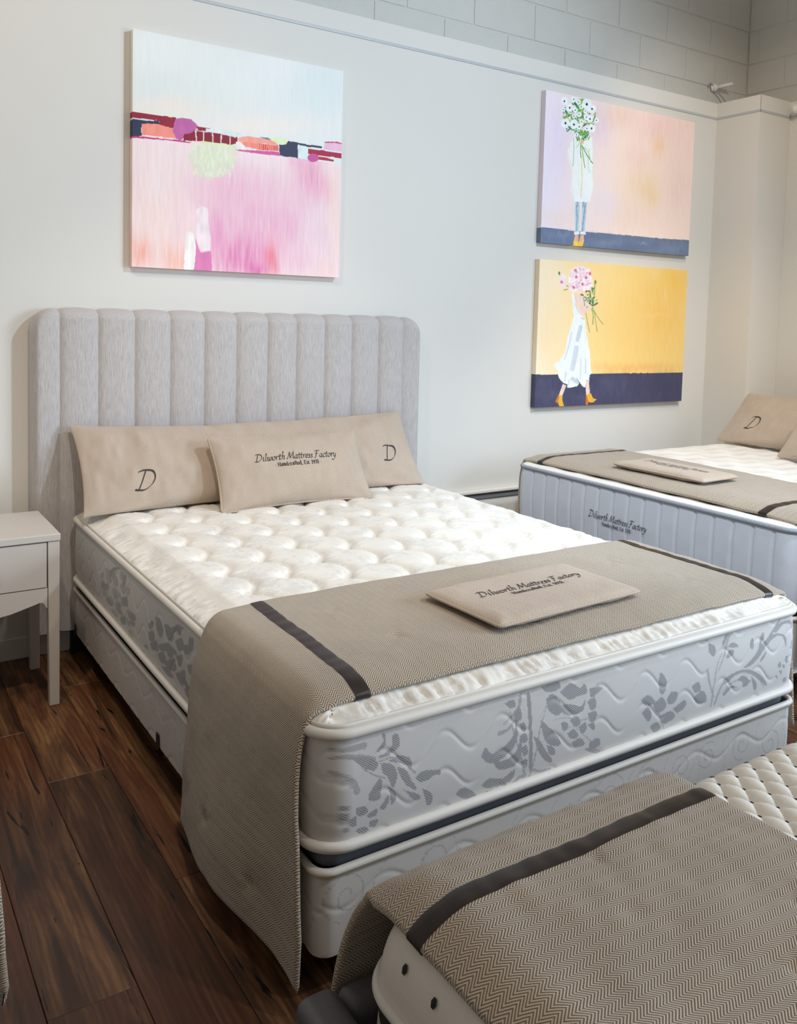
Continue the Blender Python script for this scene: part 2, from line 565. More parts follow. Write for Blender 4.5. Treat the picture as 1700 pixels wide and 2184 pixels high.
def room():
    # sub-floor and planks
    fl = struct('floor', *cbox(X0, XB, Y0, 0.1, -0.06, -0.004, 0), M_SUB)
    w, L = 0.172, 1.255
    cols = {}
    k0 = -1.205
    ends = {0: -0.648, 1: -1.007, 2: -1.617, -1: -1.25, -2: -0.35, 3: -0.86, 4: -1.32, 5: -0.55, 6: -1.1}
    for c in range(-6, 14):
        x = k0 + c * w
        e = ends.get(c, -0.3 - (c * 0.47) % 1.2)
        y = e
        while y < 0:
            y += L
        while y > -3.9:
            y1, y0 = min(y, 0.0), max(y - L, -4.2)
            if y1 - y0 > 0.02 and not (x > 1.3 and y0 < -3.6):
                V, F = cbox(x + 0.0006, x + w - 0.0006, y0 + 0.0006, y1 - 0.0006, -0.004, 0.0, 0.0012)
                ctr = np.array([(x + w / 2), (y0 + y1) / 2, 0])
                o = mk('plank', V - ctr, F, M_WOOD, fl, smooth=False)
                o.location = ctr
            y -= L
    # far floor beyond the planks that can be told apart
    o = mk('plank_field', *cbox(X0, k0 - 6 * w - 0.001, Y0, 0.0, -0.004, 0, 0), M_WOOD, fl, smooth=False)
    o['kind'] = 'stuff'
    o = mk('plank_field', *cbox(k0 + 14 * w, XB - 0.12, Y0, 0.0, -0.004, 0, 0), M_WOOD, fl, smooth=False)
    o['kind'] = 'stuff'
    o = mk('plank_field', *cbox(k0 - 6 * w, k0 + 14 * w - 0.001, Y0, -4.2, -0.004, 0, 0), M_WOOD, fl, smooth=False)
    o['kind'] = 'stuff'

    # furred-out drywall: back wall and the boxed corner, right wall
    struct('wall_back', *extrude([(X0, 0.1), (X0, 0.0), (XW, 0.0), (XW, 0.1)], 2, 0, LTOP), M_WALL)
    struct('wall_corner_box', *extrude([(XW, YP), (XR + 0.1, YP), (XR + 0.1, 0.1), (XW, 0.1)], 2, 0, LTOP), M_WALL)
    struct('wall_right', *extrude([(XR, Y0), (XR + 0.1, Y0), (XR + 0.1, YP - 0.0005), (XR, YP - 0.0005)], 2, 0, LTOP), M_WALL)
    # slim metal reveal and the band above it
    t = 0.004
    V, F = join(cbox(X0, XW, -t, 0.0, LEDZ - 0.006, LEDZ + 0.006, 0.001),
                cbox(XW - t, XW, YP - t, -t, LEDZ - 0.006, LEDZ + 0.006, 0.001),
                cbox(XW - t, XR, YP - t, YP, LEDZ - 0.006, LEDZ + 0.006, 0.001),
                cbox(XR - t, XR, Y0, YP - t, LEDZ - 0.006, LEDZ + 0.006, 0.001))
    struct('trim_1', V, F, M_TRIM)
    V, F = join(cbox(X0, XW, -0.003, 0.0, LEDZ + 0.006, LTOP, 0.001),
                cbox(XW - 0.003, XW, YP - 0.003, -0.003, LEDZ + 0.006, LTOP, 0.001),
                cbox(XW - 0.003, XR, YP - 0.003, YP, LEDZ + 0.006, LTOP, 0.001),
                cbox(XR - 0.003, XR, Y0, YP - 0.003, LEDZ + 0.006, LTOP, 0.001))
    struct('trim_2', V, F, M_WALL)
    # base board and the low rail on the wall between the beds
    struct('baseboard_back', *cbox(X0, XW, -0.012, 0.0, 0.0, 0.085, 0.003), M_WALL)
    r = struct('trim_3', *cbox(0.86, XW, -0.03, 0.0, 0.445, 0.463, 0.004), M_WALL)
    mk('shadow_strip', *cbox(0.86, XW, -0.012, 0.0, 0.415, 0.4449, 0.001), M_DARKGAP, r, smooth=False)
    # painted concrete blocks above the ledge
    wb = struct('wall_back_block', *cbox(X0, XB + 0.2, YB + 0.0045, YB + 0.2, 0.0, 3.75, 0), M_BLOCK)
    wr = struct('wall_right_block', *cbox(XB + 0.0045, XB + 0.2, Y0, YB + 0.0045, 0.0, 3.75, 0), M_BLOCK)
    zc = [2.637, 2.842, 3.035, 3.245, 3.45, 3.655]
    bl = 0.4055
    for k in range(5):
        z0, z1 = zc[k] + 0.004, zc[k + 1] - 0.004
        ph = 1.21 if k % 2 == 1 else 1.0275
        xs = [ph + bl * i for i in range(-9, 7)]
        if k == 1:
            xs.append(3.115)
        xs = sorted(x for x in xs if -2.3 < x < XB - 0.06) + [XB]
        for a, b in zip(xs[:-1], xs[1:]):
            j = RNG.uniform(-0.0012, 0.0012)
            mk('concrete_block', *cbox(a + 0.004, b - 0.004, YB + j, YB + 0.03, z0, z1, 0.0035, 2), M_BLOCK, wb, smooth=False)
        ys = [0.03 - bl * i - (0.2 if k % 2 else 0.0) for i in range(0, 6)]
        ys = [YB] + [y for y in ys if y < YB - 0.05]
        for a, b in zip(ys[:-1], ys[1:]):
            j = RNG.uniform(-0.0012, 0.0012)
            mk('concrete_block', *cbox(XB + j, XB + 0.03, b + 0.004, a - 0.004, z0, z1, 0.0035, 2), M_BLOCK, wr, smooth=False)


room()


# ------------------------------------------------------------------ lettering: broad-nib strokes
def cat(pts, n=8):
    P = np.array(pts, float)
    if len(P) == 2:
        return np.linspace(P[0], P[1], 5)
    Q = np.vstack([2 * P[0] - P[1], P, 2 * P[-1] - P[-2]])
    out = []
    for i in range(1, len(Q) - 2):
        a, b, c, d = Q[i - 1], Q[i], Q[i + 1], Q[i + 2]
        for t in np.arange(n) / n:
            out.append(0.5 * (2 * b + (c - a) * t + (2 * a - 5 * b + 4 * c - d) * t * t + (3 * b - a - 3 * c + d) * t ** 3))
    out.append(Q[-2])
    return np.array(out)


SCRIPT = {
    'D': (1.75, [[(-.25, 1.85), (.1, 2.0), (.6, 2.0), (1.2, 1.8), (1.5, 1.2), (1.35, .5), (.8, .02), (.3, .0), (-.15, .08)], [(.45, 1.97), (.36, 1.0), (.22, .05)]]),
    'i': (.62, [[(.05, .75), (.25, 1), (.27, .6), (.24, .18), (.38, .0), (.58, .15)], [(.33, 1.5), (.42, 1.4)]]),
    'l': (.6, [[(.15, 1.75), (.36, 2.1), (.3, 1.2), (.24, .2), (.38, 0), (.58, .15)]]),
    'w': (1.3, [[(0, .85), (.2, 1), (.2, .4), (.36, 0), (.6, .3), (.7, .95)], [(.7, .95), (.68, .3), (.86, 0), (1.1, .3), (1.2, .75), (1.08, 1)]]),
    'o': (.95, [[(.5, 1), (.15, .75), (.1, .3), (.4, 0), (.75, .25), (.8, .7), (.5, 1)]]),
    'r': (.75, [[(.05, .8), (.2, 1), (.2, .5), (.18, 0)], [(.2, .5), (.4, .9), (.6, 1), (.72, .86)]]),
    't': (.66, [[(.3, 1.55), (.26, .8), (.25, .2), (.4, 0), (.6, .12)], [(.0, 1), (.62, 1.03)]]),
    'h': (1.0, [[(.1, 1.8), (.42, 2.15), (.3, 1.2), (.2, 0)], [(.22, .5), (.5, .95), (.75, .9), (.74, .4), (.78, .03), (.98, .12)]]),
    'M': (2.0, [[(-.1, .1), (.15, .1), (.42, 1.1), (.6, 1.95)], [(.6, 1.95), (.74, 1), (.88, .15)], [(.88, .15), (1.28, 1.1), (1.65, 2.0)], [(1.65, 2.0), (1.63, 1), (1.68, .08), (1.95, .12)]]),
    'a': (1.02, [[(.75, .9), (.45, 1), (.12, .65), (.1, .25), (.34, 0), (.65, .35), (.78, .95)], [(.78, .95), (.72, .3), (.82, 0), (1, .12)]]),
    's': (.7, [[(.6, .88), (.36, 1), (.16, .8), (.35, .55), (.54, .3), (.38, .03), (.03, .1)]]),
    'e': (.76, [[(.12, .48), (.5, .58), (.62, .85), (.4, 1), (.12, .65), (.12, .2), (.4, 0), (.72, .22)]]),
    'F': (1.35, [[(-.15, 1.75), (.25, 2), (.85, 1.93), (1.35, 2.05)], [(.55, 1.95), (.42, 1), (.25, .02), (-.05, -.02)], [(.15, 1.05), (.9, 1.12)]]),
    'c': (.74, [[(.65, .83), (.45, 1), (.12, .65), (.12, .25), (.4, 0), (.7, .2)]]),
    'y': (.95, [[(.05, .85), (.2, 1), (.22, .4), (.4, .05), (.7, .4), (.8, .95)], [(.8, .95), (.7, .2), (.45, -.6), (.1, -.85), (-.25, -.6)]]),
    ' ': (.55, []),
}


def _ser(x, y, w=.17):
    return [(x - w, y), (x + w, y)]


ROMAN = {
    'H': (1.3, [[(.25, 1.5), (.25, 0)], [(1.0, 1.5), (1.0, 0)], [(.25, .76), (1.0, .76)], _ser(.25, 0), _ser(1., 0), _ser(.25, 1.5), _ser(1., 1.5)]),
    'a': (.88, [[(.15, .85), (.4, 1), (.6, .8), (.6, .15), (.8, .03)], [(.6, .6), (.25, .48), (.1, .22), (.3, .0), (.6, .2)]]),
    'n': (1.02, [[(.08, .98), (.22, 1), (.22, 0)], [(.22, .7), (.5, 1), (.74, .8), (.74, 0)], _ser(.22, 0), _ser(.74, 0)]),
    'd': (1.0, [[(.7, .85), (.4, 1), (.12, .6), (.15, .15), (.4, 0), (.7, .2)], [(.55, 1.6), (.7, 1.6), (.7, .1), (.88, .03)]]),
    'c': (.8, [[(.66, .82), (.45, 1), (.14, .65), (.14, .25), (.42, 0), (.7, .2)]]),
    'r': (.75, [[(.08, .98), (.24, 1), (.24, 0)], [(.24, .6), (.42, .95), (.66, .95)], _ser(.24, 0)]),
    'f': (.65, [[(.72, 1.5), (.52, 1.6), (.34, 1.35), (.32, 0)], [(.08, 1), (.62, 1)], _ser(.32, 0)]),
    't': (.62, [[(.3, 1.4), (.28, .25), (.42, .0), (.62, .1)], [(.05, 1), (.58, 1)]]),
    'e': (.8, [[(.14, .52), (.7, .54), (.66, .85), (.42, 1), (.14, .65), (.14, .22), (.42, 0), (.72, .2)]]),
    's': (.7, [[(.58, .85), (.35, 1), (.14, .8), (.35, .55), (.58, .3), (.38, 0), (.1, .12)]]),
    ',': (.4, [[(.18, .1), (.2, -.05), (.08, -.28)]]),
    '.': (.4, [[(.15, .1), (.22, .03)]]),
    'E': (1.1, [[(.25, 1.5), (.25, 0)], [(.1, 0), (.9, 0), (.95, .25)], [(.1, 1.5), (.88, 1.5), (.9, 1.25)], [(.25, .78), (.7, .78)]]),
    '1': (.75, [[(.15, 1.25), (.38, 1.45), (.38, 0)], _ser(.38, 0, .2)]),
    '9': (.9, [[(.7, .95), (.45, .65), (.15, .9), (.18, 1.3), (.45, 1.45), (.72, 1.2), (.68, .6), (.45, .1), (.2, 0)]]),
    '3': (.85, [[(.14, 1.3), (.4, 1.45), (.66, 1.2), (.36, .8)], [(.36, .8), (.7, .55), (.65, .15), (.38, 0), (.1, .12)]]),
    '-': (.6, [[(.08, .55), (.5, .55)]]),
    ' ': (.5, []),
}


def text2d(txt, font, slant, nib, thick, ang):
    """strips of a broad-nib pen; returns list of (n,2,2) left/right rails, total width"""
    x = 0.0
    out = []
    nv = np.array([math.cos(ang), math.sin(ang)])
    for ch in txt:
        adv, strokes = font[ch]
        for s in strokes:
            P = cat(s)
            P = np.stack([P[:, 0] + x + slant * P[:, 1], P[:, 1]], 1)
            T = np.gradient(P, axis=0)
            T /= np.linalg.norm(T, axis=1)[:, None] + 1e-9
            Nn = np.stack([-T[:, 1], T[:, 0]], 1)
            sg = np.sign(Nn @ nv)
            sg[sg == 0] = 1
            o = nv[None] * sg[:, None] * nib / 2 + Nn * thick / 2
            out.append(np.stack([P - o, P + o], 1))
        x += adv
    return out, x


def lettering(name, lines, fn, mat, parent, off=None, lift=0.0012):
    """lines: (text, font, slant, nib, thick, angle, width, centre x, baseline y); fn(x,y)->points,normals"""
    Vs, Fs, n = [], [], 0
    for (txt, font, slant, nib, thick, ang, width, cx, by) in lines:
        st, w = text2d(txt, font, slant, nib, thick, ang)
        sc = width / w
        for s in st:
            q = s.reshape(-1, 2)
            xy = np.stack([(q[:, 0] - w / 2) * sc + cx, q[:, 1] * sc + by], 1)
            P, Nn = fn(xy[:, 0], xy[:, 1])
            Vs.append(P + Nn * lift)
            m = len(s)
            Fs.append(gridf(m, 2) + n)
            n += len(q)
    return mk(name, np.concatenate(Vs), np.concatenate(Fs), mat, parent, off=off, smooth=True)


def brand_lines(width, cx, cy, full=True):
    return [('Dilworth Mattress Factory', SCRIPT, 0.3, 0.2, 0.07, 0.7, width, cx, cy),
            ('- Handcrafted, Est. 1931 -', ROMAN, 0.0, 0.2, 0.1, 0.15, width * 0.57, cx + width * 0.0, cy - width * 0.075)]


# ------------------------------------------------------------------ bed frames of reference
BED1 = (0.0, -0.11, 0.0)
BED2 = (3.29, -1.06, -PI / 2)
BED3 = (1.155, -3.275, -PI / 2)
BED4 = (-2.115, -0.11, 0.0)


def at(fr, lx, ly, lz):
    c, s = math.cos(fr[2]), math.sin(fr[2])
    return (fr[0] + c * lx - s * ly, fr[1] + s * lx + c * ly, lz)


def axis_samples(a, b, e, step):
    k = 9
    d = e * (1 - np.cos(np.arange(k) / k * PI / 2))
    n = max(2, int((b - a - 2 * e) / step))
    mid = np.linspace(a + e, b - e, n + 1)
    return np.concatenate([a + d, mid, (b - d)[::-1]])


def top_panel(name, w, L, rc, zp, zt, e, hf, mat, parent, off, step=0.008, gather=0.0, seed=1, col=None, dens=None, xdens=None):
    """cushioned top from the piping (zp) up to the quilted field zt + hf(x, y)"""
    xs = axis_samples(-w / 2, w / 2, e, step)
    ys = axis_samples(-L, 0, e, step)
    if dens is not None:
        ys = np.unique(np.concatenate([ys, dens]))
    if xdens is not None:
        xs = np.unique(np.concatenate([xs, xdens]))
    X, Y = np.meshgrid(xs, ys, indexing='ij')
    # pull the square corners onto the rounded outline
    cx, cy = w / 2 - rc, L / 2 - rc
    yc = Y + L / 2
    qx, qy = np.abs(X) - cx, np.abs(yc) - cy
    cor = (qx > 0) & (qy > 0)
    r = np.hypot(qx, qy)
    mx = np.maximum(qx, qy)
    f = np.where(cor & (r > 1e-9), mx / np.maximum(r, 1e-9), 1.0)
    X2 = np.where(cor, np.sign(X) * (cx + qx * f), X)
    Y2 = np.where(cor, np.sign(yc) * (cy + qy * f) - L / 2, Y)
    qx, qy = np.abs(X2) - cx, np.abs(Y2 + L / 2) - cy
    sd = np.where((qx > 0) & (qy > 0), np.hypot(qx, qy), np.maximum(qx, qy)) - rc
    d = np.clip(-sd / e, 0, 1)
    roll = np.sqrt(np.clip(1 - (1 - d) ** 2, 0, 1))
    z = zp + (zt - zp) * roll + hf(X2, Y2) * np.clip(-sd / e - 0.15, 0, 1) ** 1.2
    if gather:
        s = np.where(np.abs(qx) < np.abs(qy), X2, Y2 + 7.0)
        s = np.where(np.maximum(qx, qy) == qx, Y2 + 7.0, X2)
        g = (1 - np.abs(noise1(s + d * 0.014, 0.02, seed))) ** 3 + 0.6 * (1 - np.abs(noise1(s - d * 0.02, 0.013, seed + 3))) ** 3 + 0.5 * noise1(s, 0.07, seed + 9)
        wgt = np.clip(d * 6, 0, 1) * np.clip((0.8 - d) / 0.4, 0, 1)
        z = z - gather * 0.5 * g * wgt
        out = gather * g * wgt * (1 - d)
        X2 = X2 - np.sign(X2) * out * (np.maximum(qx, qy) == qx)
        Y2 = Y2 - np.sign(Y2 + L / 2) * out * (np.maximum(qx, qy) == qy)
    V = np.stack([X2, Y2, z], -1)
    c = col(X2, Y2).ravel() if col is not None else None
    return mk(name, V.reshape(-1, 3), gridf(len(xs), len(ys)), mat, parent, off=off, col=c)


def border(name, w, L, rc, z0, z1, bulge, mat, parent, off, steps, nz, relief=None, mask=None, taper=0.0):
    """side panel; relief(side, s, z) and mask(side, s, z): side 0 head,1 left,2 foot,3 right; s = x or y"""
    P, Nn = rrect(-w / 2, w / 2, -L, 0, rc, steps=steps)
    zz = np.linspace(z0, z1, nz)
    t = (zz - z0) / (z1 - z0)
    b = bulge * np.sin(PI * t) ** 0.6 + taper * (t - 0.5)
    ang = np.arctan2(Nn[:, 1], Nn[:, 0])
    foot = Nn[:, 1] < -0.7072
    left = (Nn[:, 0] < -0.707) & ~foot
    right = (Nn[:, 0] > 0.707) & ~foot
    phi = np.arctan2(np.abs(Nn[:, 0]), -Nn[:, 1])
    S = np.where(foot, np.where(np.abs(Nn[:, 0]) > 1e-6, np.sign(Nn[:, 0]) * (w / 2 - rc + rc * phi), P[:, 0]), P[:, 1])
    side = np.where(foot, 2, np.where(left, 1, np.where(right, 3, 0)))
    R = np.zeros((len(P), nz))
    Mk = np.zeros((len(P), nz))
    for k in range(4):
        q = side == k
        if not q.any():
            continue
        SS, ZZ = np.meshgrid(S[q], zz, indexing='ij')
        if relief is not None:
            R[q] = relief(k, SS, ZZ)
        if mask is not None:
            Mk[q] = mask(k, SS, ZZ)
    D = b[None] + R
    V = np.empty((len(P), nz, 3))
    V[:, :, 0] = P[:, None, 0] + Nn[:, None, 0] * D
    V[:, :, 1] = P[:, None, 1] + Nn[:, None, 1] * D
    V[:, :, 2] = zz[None]
    return mk(name, V.reshape(-1, 3), gridf(len(P), nz, True)[:, ::-1], mat, parent, off=off, col=Mk.ravel())


def cord(name, w, L, rc, z, r, grow, mat, parent, off, step=0.02, sag=None, ns=8):
    P, Nn = rrect(-w / 2, w / 2, -L, 0, rc, step=step, nc=12)
    P = P + Nn * grow
    zz = np.full(len(P), z)
    if sag is not None:
        zz = zz + sag(P[:, 0], P[:, 1])
    V, F = tube(np.column_stack([P, zz]), r, True, ns)
    return mk(name, V, F, mat, parent, off=off)


def slab(name, w, L, rc, z, mat, parent, off, flip=False):
    P, Nn = rrect(-w / 2, w / 2, -L, 0, rc, step=0.2)
    V = np.column_stack([P, np.full(len(P), z)])
    f = tuple(range(len(P)))
    return mk(name, V, [f if not flip else f[::-1]], mat, parent, off=off, smooth=False)


def parse(s):
    return [[tuple(int(v) / 1000 for v in q.split(',')) for q in g.split(' ')] for g in s.split(';')]


FOOT_MOTIF = parse('-654,493 -623,491 -597,504 -600,528 -613,527 -615,508 -632,497;-637,537 -628,535 -630,512 -643,504 -650,506 -635,521;-709,510 -667,499 -647,482 -655,469 -679,481;-640,480 -614,471 -602,450 -604,431 -612,422 -622,444 -635,459;-623,479 -601,485 -573,474 -566,456 -568,445 -587,464;-602,462 -582,452 -567,425 -553,405 -560,403 -581,421 -595,444;-558,426 -540,437 -512,431 -495,427 -495,417 -511,419 -525,413 -544,414;-665,425 -644,450 -635,440 -638,422 -642,407 -664,410;-621,426 -605,412 -602,395 -613,387 -616,407;-640,387 -621,409 -618,396 -629,380;-585,410 -543,386 -547,375 -561,383;-539,399 -515,382 -512,361 -523,356 -531,378;-729,416 -711,414 -710,403 -725,407;-731,401 -710,397 -712,384 -729,391;-694,403 -677,404 -666,389 -676,384 -691,387;-670,381 -646,389 -646,375 -659,373;-708,379 -693,388 -691,368 -701,367;-661,366 -643,365 -645,350 -660,354;-692,357 -671,358 -662,347 -679,345;-720,367 -705,367 -705,353;-389,427 -377,444 -361,425 -333,430 -302,450 -294,479 -289,447 -301,422 -338,404 -370,407;-357,409 -326,400 -291,412 -280,445 -275,407 -290,380 -338,383;-383,360 -362,370 -324,359 -292,371 -298,346 -336,342 -367,348;-367,341 -329,335 -297,336 -303,322 -354,329;-325,527 -303,532 -296,515 -312,514;-302,501 -286,513 -278,486 -294,479;-284,472 -271,474 -264,456 -273,451;-283,446 -267,449 -259,432 -272,425;-278,416 -263,420 -256,400 -268,395;-275,384 -259,387 -254,368 -266,366;-264,529 -254,534 -247,452 -240,367 -249,359 -257,455;-243,435 -222,420 -201,388 -179,361 -192,359 -221,388;-225,467 -204,452 -193,433 -210,440;-222,540 -174,545 -163,527 -201,525;-207,510 -187,519 -157,483 -170,465 -198,482;-166,517 -132,531 -103,514 -89,521 -80,498 -116,495 -137,494;-171,486 -136,484 -100,470 -86,483 -92,457 -128,455 -156,467;-73,507 -29,500 -50,488 -68,484;-79,476 -57,482 -49,458 -67,454;-134,446 -113,451 -98,431 -116,425;-105,422 -83,428 -79,408 -93,403;-162,447 -141,442 -140,426 -154,426;-140,415 -119,420 -103,400 -125,398;-77,448 -48,447 -50,425 -69,427;-76,421 -54,421 -53,401;-224,457 -197,445 -160,404 -166,392 -202,409;-124,389 -96,393 -80,373 -109,372;-66,374 -37,378 -28,359 -50,354 -65,360;-201,404 -180,393 -173,375 -190,377;-80,361 -50,357 -11,332 -49,342;-452,360 -435,370 -410,356 -391,333 -422,339;-391,322 -367,341 -354,327 -366,315;165,472 172,494 195,466 188,438 171,442;102,440 130,445 156,422 124,418;198,418 214,435 240,426 233,404 207,404;148,418 181,428 199,400 167,390;226,388 268,402 273,383 244,372;109,404 132,416 146,390 135,375;176,377 217,384 236,362 194,355;292,433 318,439 329,413 306,412;303,400 338,411 359,376 322,378;144,361 168,367 186,345 162,339;327,557 354,555 355,537 337,544;355,534 384,516 377,493 357,509;500,438 536,450 571,481 619,504 651,505 684,494 695,477 691,458 683,480 668,495 636,496 599,476 563,449 526,435;511,441 568,472 619,511 663,543 671,544 634,511 584,472 537,445;634,521 672,534 712,531 728,516 721,508 709,522 677,525 643,507;528,502 538,514 547,498 541,482 531,487;567,482 576,512 591,519 589,502 575,481;574,444 600,464 597,450 579,439;418,420 449,430 489,433 527,428 574,406 607,379 617,360 584,382 547,409 505,425 465,422 433,407;480,409 502,416 529,401 530,384 508,381 503,397;540,408 569,378 567,359 554,371;421,382 441,396 467,395 494,380 475,389 449,387 429,375;427,481 440,497 459,494 456,482 435,477;432,508 450,517 468,511 480,500 454,502;659,415 670,420 676,404 664,404;680,408 692,408 691,396;669,393 681,393 678,381;694,430 704,431 704,411 695,415;712,452 726,474 728,454 717,441;690,364 703,368 707,355 693,356;654,381 662,382 663,370;712,404 723,402 720,388;410,522 429,546 454,556 433,538 418,513')
LEFT_MOTIF = parse('-816,519 -852,524 -846,494 -817,484;-655,489 -718,518 -779,529 -718,505 -672,468;-557,415 -640,442 -656,429 -591,407;-810,443 -868,464 -882,436 -832,425;-751,405 -795,423 -796,386 -759,379;-868,420 -951,433 -965,417 -897,400;-883,392 -952,409 -952,394 -911,385;-781,369 -840,391 -848,369 -797,353;-608,385 -657,399 -689,383 -641,373;-1094,423 -1142,442 -1155,420 -1107,401;-1093,446 -1130,468 -1142,453 -1106,434;-1107,393 -1166,421 -1190,399 -1131,383;-1153,486 -1200,493 -1234,472 -1212,443 -1177,454;-1234,490 -1278,500 -1322,479 -1290,458 -1257,468;-1331,520 -1372,526 -1373,502 -1342,499;-1246,440 -1290,454 -1323,430 -1280,412;-1332,475 -1383,499 -1404,478 -1364,458;-1179,388 -1236,411 -1259,387 -1203,370;-1270,401 -1323,423 -1345,399 -1292,380;-1344,437 -1395,458 -1385,424 -1355,417;-1404,488 -1453,501 -1444,475 -1409,467;-1203,360 -1270,376 -1314,367 -1260,351;-1335,385 -1366,400 -1397,374 -1366,372;-1396,390 -1426,398 -1456,376 -1417,371;-1417,357 -1466,369 -1476,350 -1438,341;-1032,361 -1070,377 -1083,366;-1301,451 -1343,451 -1354,441 -1323,437')


FOOT_STEMS = [([(-0.778,0.51), (-0.75,0.527), (-0.705,0.525), (-0.678,0.524)],(0.002,0.007)), ([(-0.778,0.498), (-0.734,0.512), (-0.692,0.506), (-0.656,0.491)],(0.002,0.006)), ([(-0.777,0.487), (-0.733,0.481), (-0.704,0.463), (-0.693,0.438)],(0.003,0.007)), ([(-0.649,0.484), (-0.614,0.485), (-0.582,0.466), (-0.559,0.438)],(0.0015,0.0025)), ([(-0.683,0.482), (-0.657,0.462), (-0.631,0.448)],(0.0015,0.002)), ([(-0.259,0.346), (-0.281,0.409), (-0.303,0.466), (-0.311,0.509)],(0.004,0.0015)), ([(-0.245,0.342), (-0.231,0.396), (-0.224,0.446), (-0.206,0.494)],(0.003,0.002)), ([(-0.297,0.331), (-0.278,0.346), (-0.259,0.346)],(0.003,0.005)), ([(-0.329,0.483), (-0.305,0.497), (-0.286,0.513), (-0.281,0.537)],(0.002,0.005)), ([(-0.246,0.358), (-0.212,0.343), (-0.184,0.338)],(0.003,0.006)), ([(-0.341,0.465), (-0.316,0.469), (-0.298,0.485)],(0.005,0.002)), ([(-0.184,0.458), (-0.142,0.453), (-0.098,0.437), (-0.055,0.437)],(0.0015,0.002)), ([(-0.168,0.416), (-0.126,0.428), (-0.082,0.395), (-0.051,0.365)],(0.0015,0.002)), ([(-0.044,0.512), (-0.057,0.482), (-0.062,0.439)],(0.002,0.002)), ([(0.213,0.32), (0.175,0.383), (0.176,0.441)],(0.003,0.0015)), ([(0.378,0.359), (0.383,0.419), (0.396,0.477), (0.439,0.53), (0.466,0.55)],(0.004,0.0015)), ([(0.392,0.362), (0.42,0.411), (0.486,0.428), (0.567,0.398), (0.606,0.358)],(0.005,0.002)), ([(0.395,0.379), (0.468,0.407), (0.538,0.392)],(0.002,0.004)), ([(0.398,0.452), (0.423,0.497), (0.438,0.543)],(0.002,0.006)), ([(0.352,0.462), (0.364,0.423), (0.386,0.382)],(0.005,0.002))]


def fill(S, Z, polys):
    m = np.zeros(S.shape)
    for p in polys:
        a = np.array(p)
        # round the traced corners a little
        c = cat(np.vstack([a, a[:1]]), 3)[:-1]
        lo, hi = c.min(0), c.max(0)
        q = (S >= lo[0]) & (S <= hi[0]) & (Z >= lo[1]) & (Z <= hi[1])
        if q.any():
            v = np.zeros(S.shape)
            v[q] = inpoly(S[q], Z[q], c)
            m = np.maximum(m, v)
    return m


def stroke_mask(S, Z, pts, r):
    P = cat(pts, 10)
    m = np.zeros(S.shape)
    for (x, y), rr in zip(P, np.broadcast_to(r, (len(P),))):
        m = np.maximum(m, ((S - x) ** 2 + (Z - y) ** 2 < rr * rr).astype(float))
    return m


# ------------------------------------------------------------------ generic soft goods
def swirl(cx, cz, r, turns=1.6, flip=1, a0=0.0):
    a = np.linspace(0, turns * 2 * PI, 14)
    rr = r * (1 - 0.85 * a / a[-1])
    return [(cx + flip * q * math.cos(t + a0), cz + q * math.sin(t + a0)) for t, q in zip(a, rr)]


def found_mask(k, S, Z):
    m = np.zeros(S.shape)
    rg = np.random.default_rng(11 + k)
    lo, hi = S.min() + 0.05, S.max() - 0.05
    x = lo
    i = 0
    while x < hi:
        zc = 0.2 + rg.uniform(-0.025, 0.03)
        m = np.maximum(m, stroke_mask(S, Z, swirl(x, zc, rg.uniform(0.035, 0.06), 1.7, 1 if i % 2 else -1, rg.uniform(0, 6)), 0.0016))
        m = np.maximum(m, stroke_mask(S, Z, [(x + 0.05, 0.13), (x + 0.075, 0.18), (x + 0.06, 0.23), (x + 0.09, 0.27)], 0.0015))
        x += rg.uniform(0.1, 0.15)
        i += 1
    return m * 0.7


def quilt_wave(amp, per, gap):
    def f(k, S, Z):
        q = (Z + amp * np.sin(2 * PI * S / per)) / gap
        d = np.abs(q - np.round(q)) * gap
        return -0.0016 * np.exp(-(d / 0.0055) ** 2)
    return f


def foundation(fr, name, label, w, L, z0, z1, steps, masked, group='bed foundations'):
    t = thing(name, label, 'box spring', at(fr, 0, -L / 2, z0), fr[2])
    off = (0, -L / 2, z0)
    rc = 0.035
    border('border', w, L, rc, z0, z1 - 0.012, 0.002, M_FOUND, t, off, steps, 56 if masked else 6, relief=quilt_wave(0.02, 0.19, 0.11) if masked else None, mask=found_mask if masked else None)
    cord('piping', w, L, rc, z1 - 0.004, 0.0085, 0.003, M_PIPE, t, off, 0.03)
    cord('gold_thread', w, L, rc, z1 - 0.0135, 0.0016, 0.005, M_GOLD, t, off, 0.03, ns=5)
    border('dark_cover', w - 0.03, L - 0.03, 0.04, z1 - 0.006, z1 + 0.031, 0.003, M_DARKFAB, t, (0, -L / 2 + 0.015, z0), (0.05,) * 4, 5)
    slab('top_cloth', w - 0.03, L - 0.03, 0.04, z1 + 0.031, M_DARKFAB, t, (0, -L / 2 + 0.015, z0))
    slab('dust_cover', w, L, rc, z0, M_DARKFAB, t, off, True)
    return t


def profile(hw, zt, zl, zr, edge=0.12, fl=0.055, fr_=0.05):
    zs = zt - 0.03
    return [(-hw - fl, zl), (-hw - fl * 0.85, zl + (zs - zl) * 0.35), (-hw - fl * 0.65, zl + (zs - zl) * 0.72), (-hw - fl * 0.35, zs - 0.055),
            (-hw + edge * 0.12, zt - 0.022), (-hw + edge * 0.65, zt - 0.005), (-hw * 0.6, zt), (0, zt + 0.001), (hw * 0.6, zt), (hw - edge * 0.65, zt - 0.005),
            (hw - edge * 0.12, zt - 0.022), (hw + fr_ * 0.35, zs - 0.055), (hw + fr_ * 0.65, zr + (zs - zr) * 0.72), (hw + fr_ * 0.85, zr + (zs - zr) * 0.35), (hw + fr_, zr)]


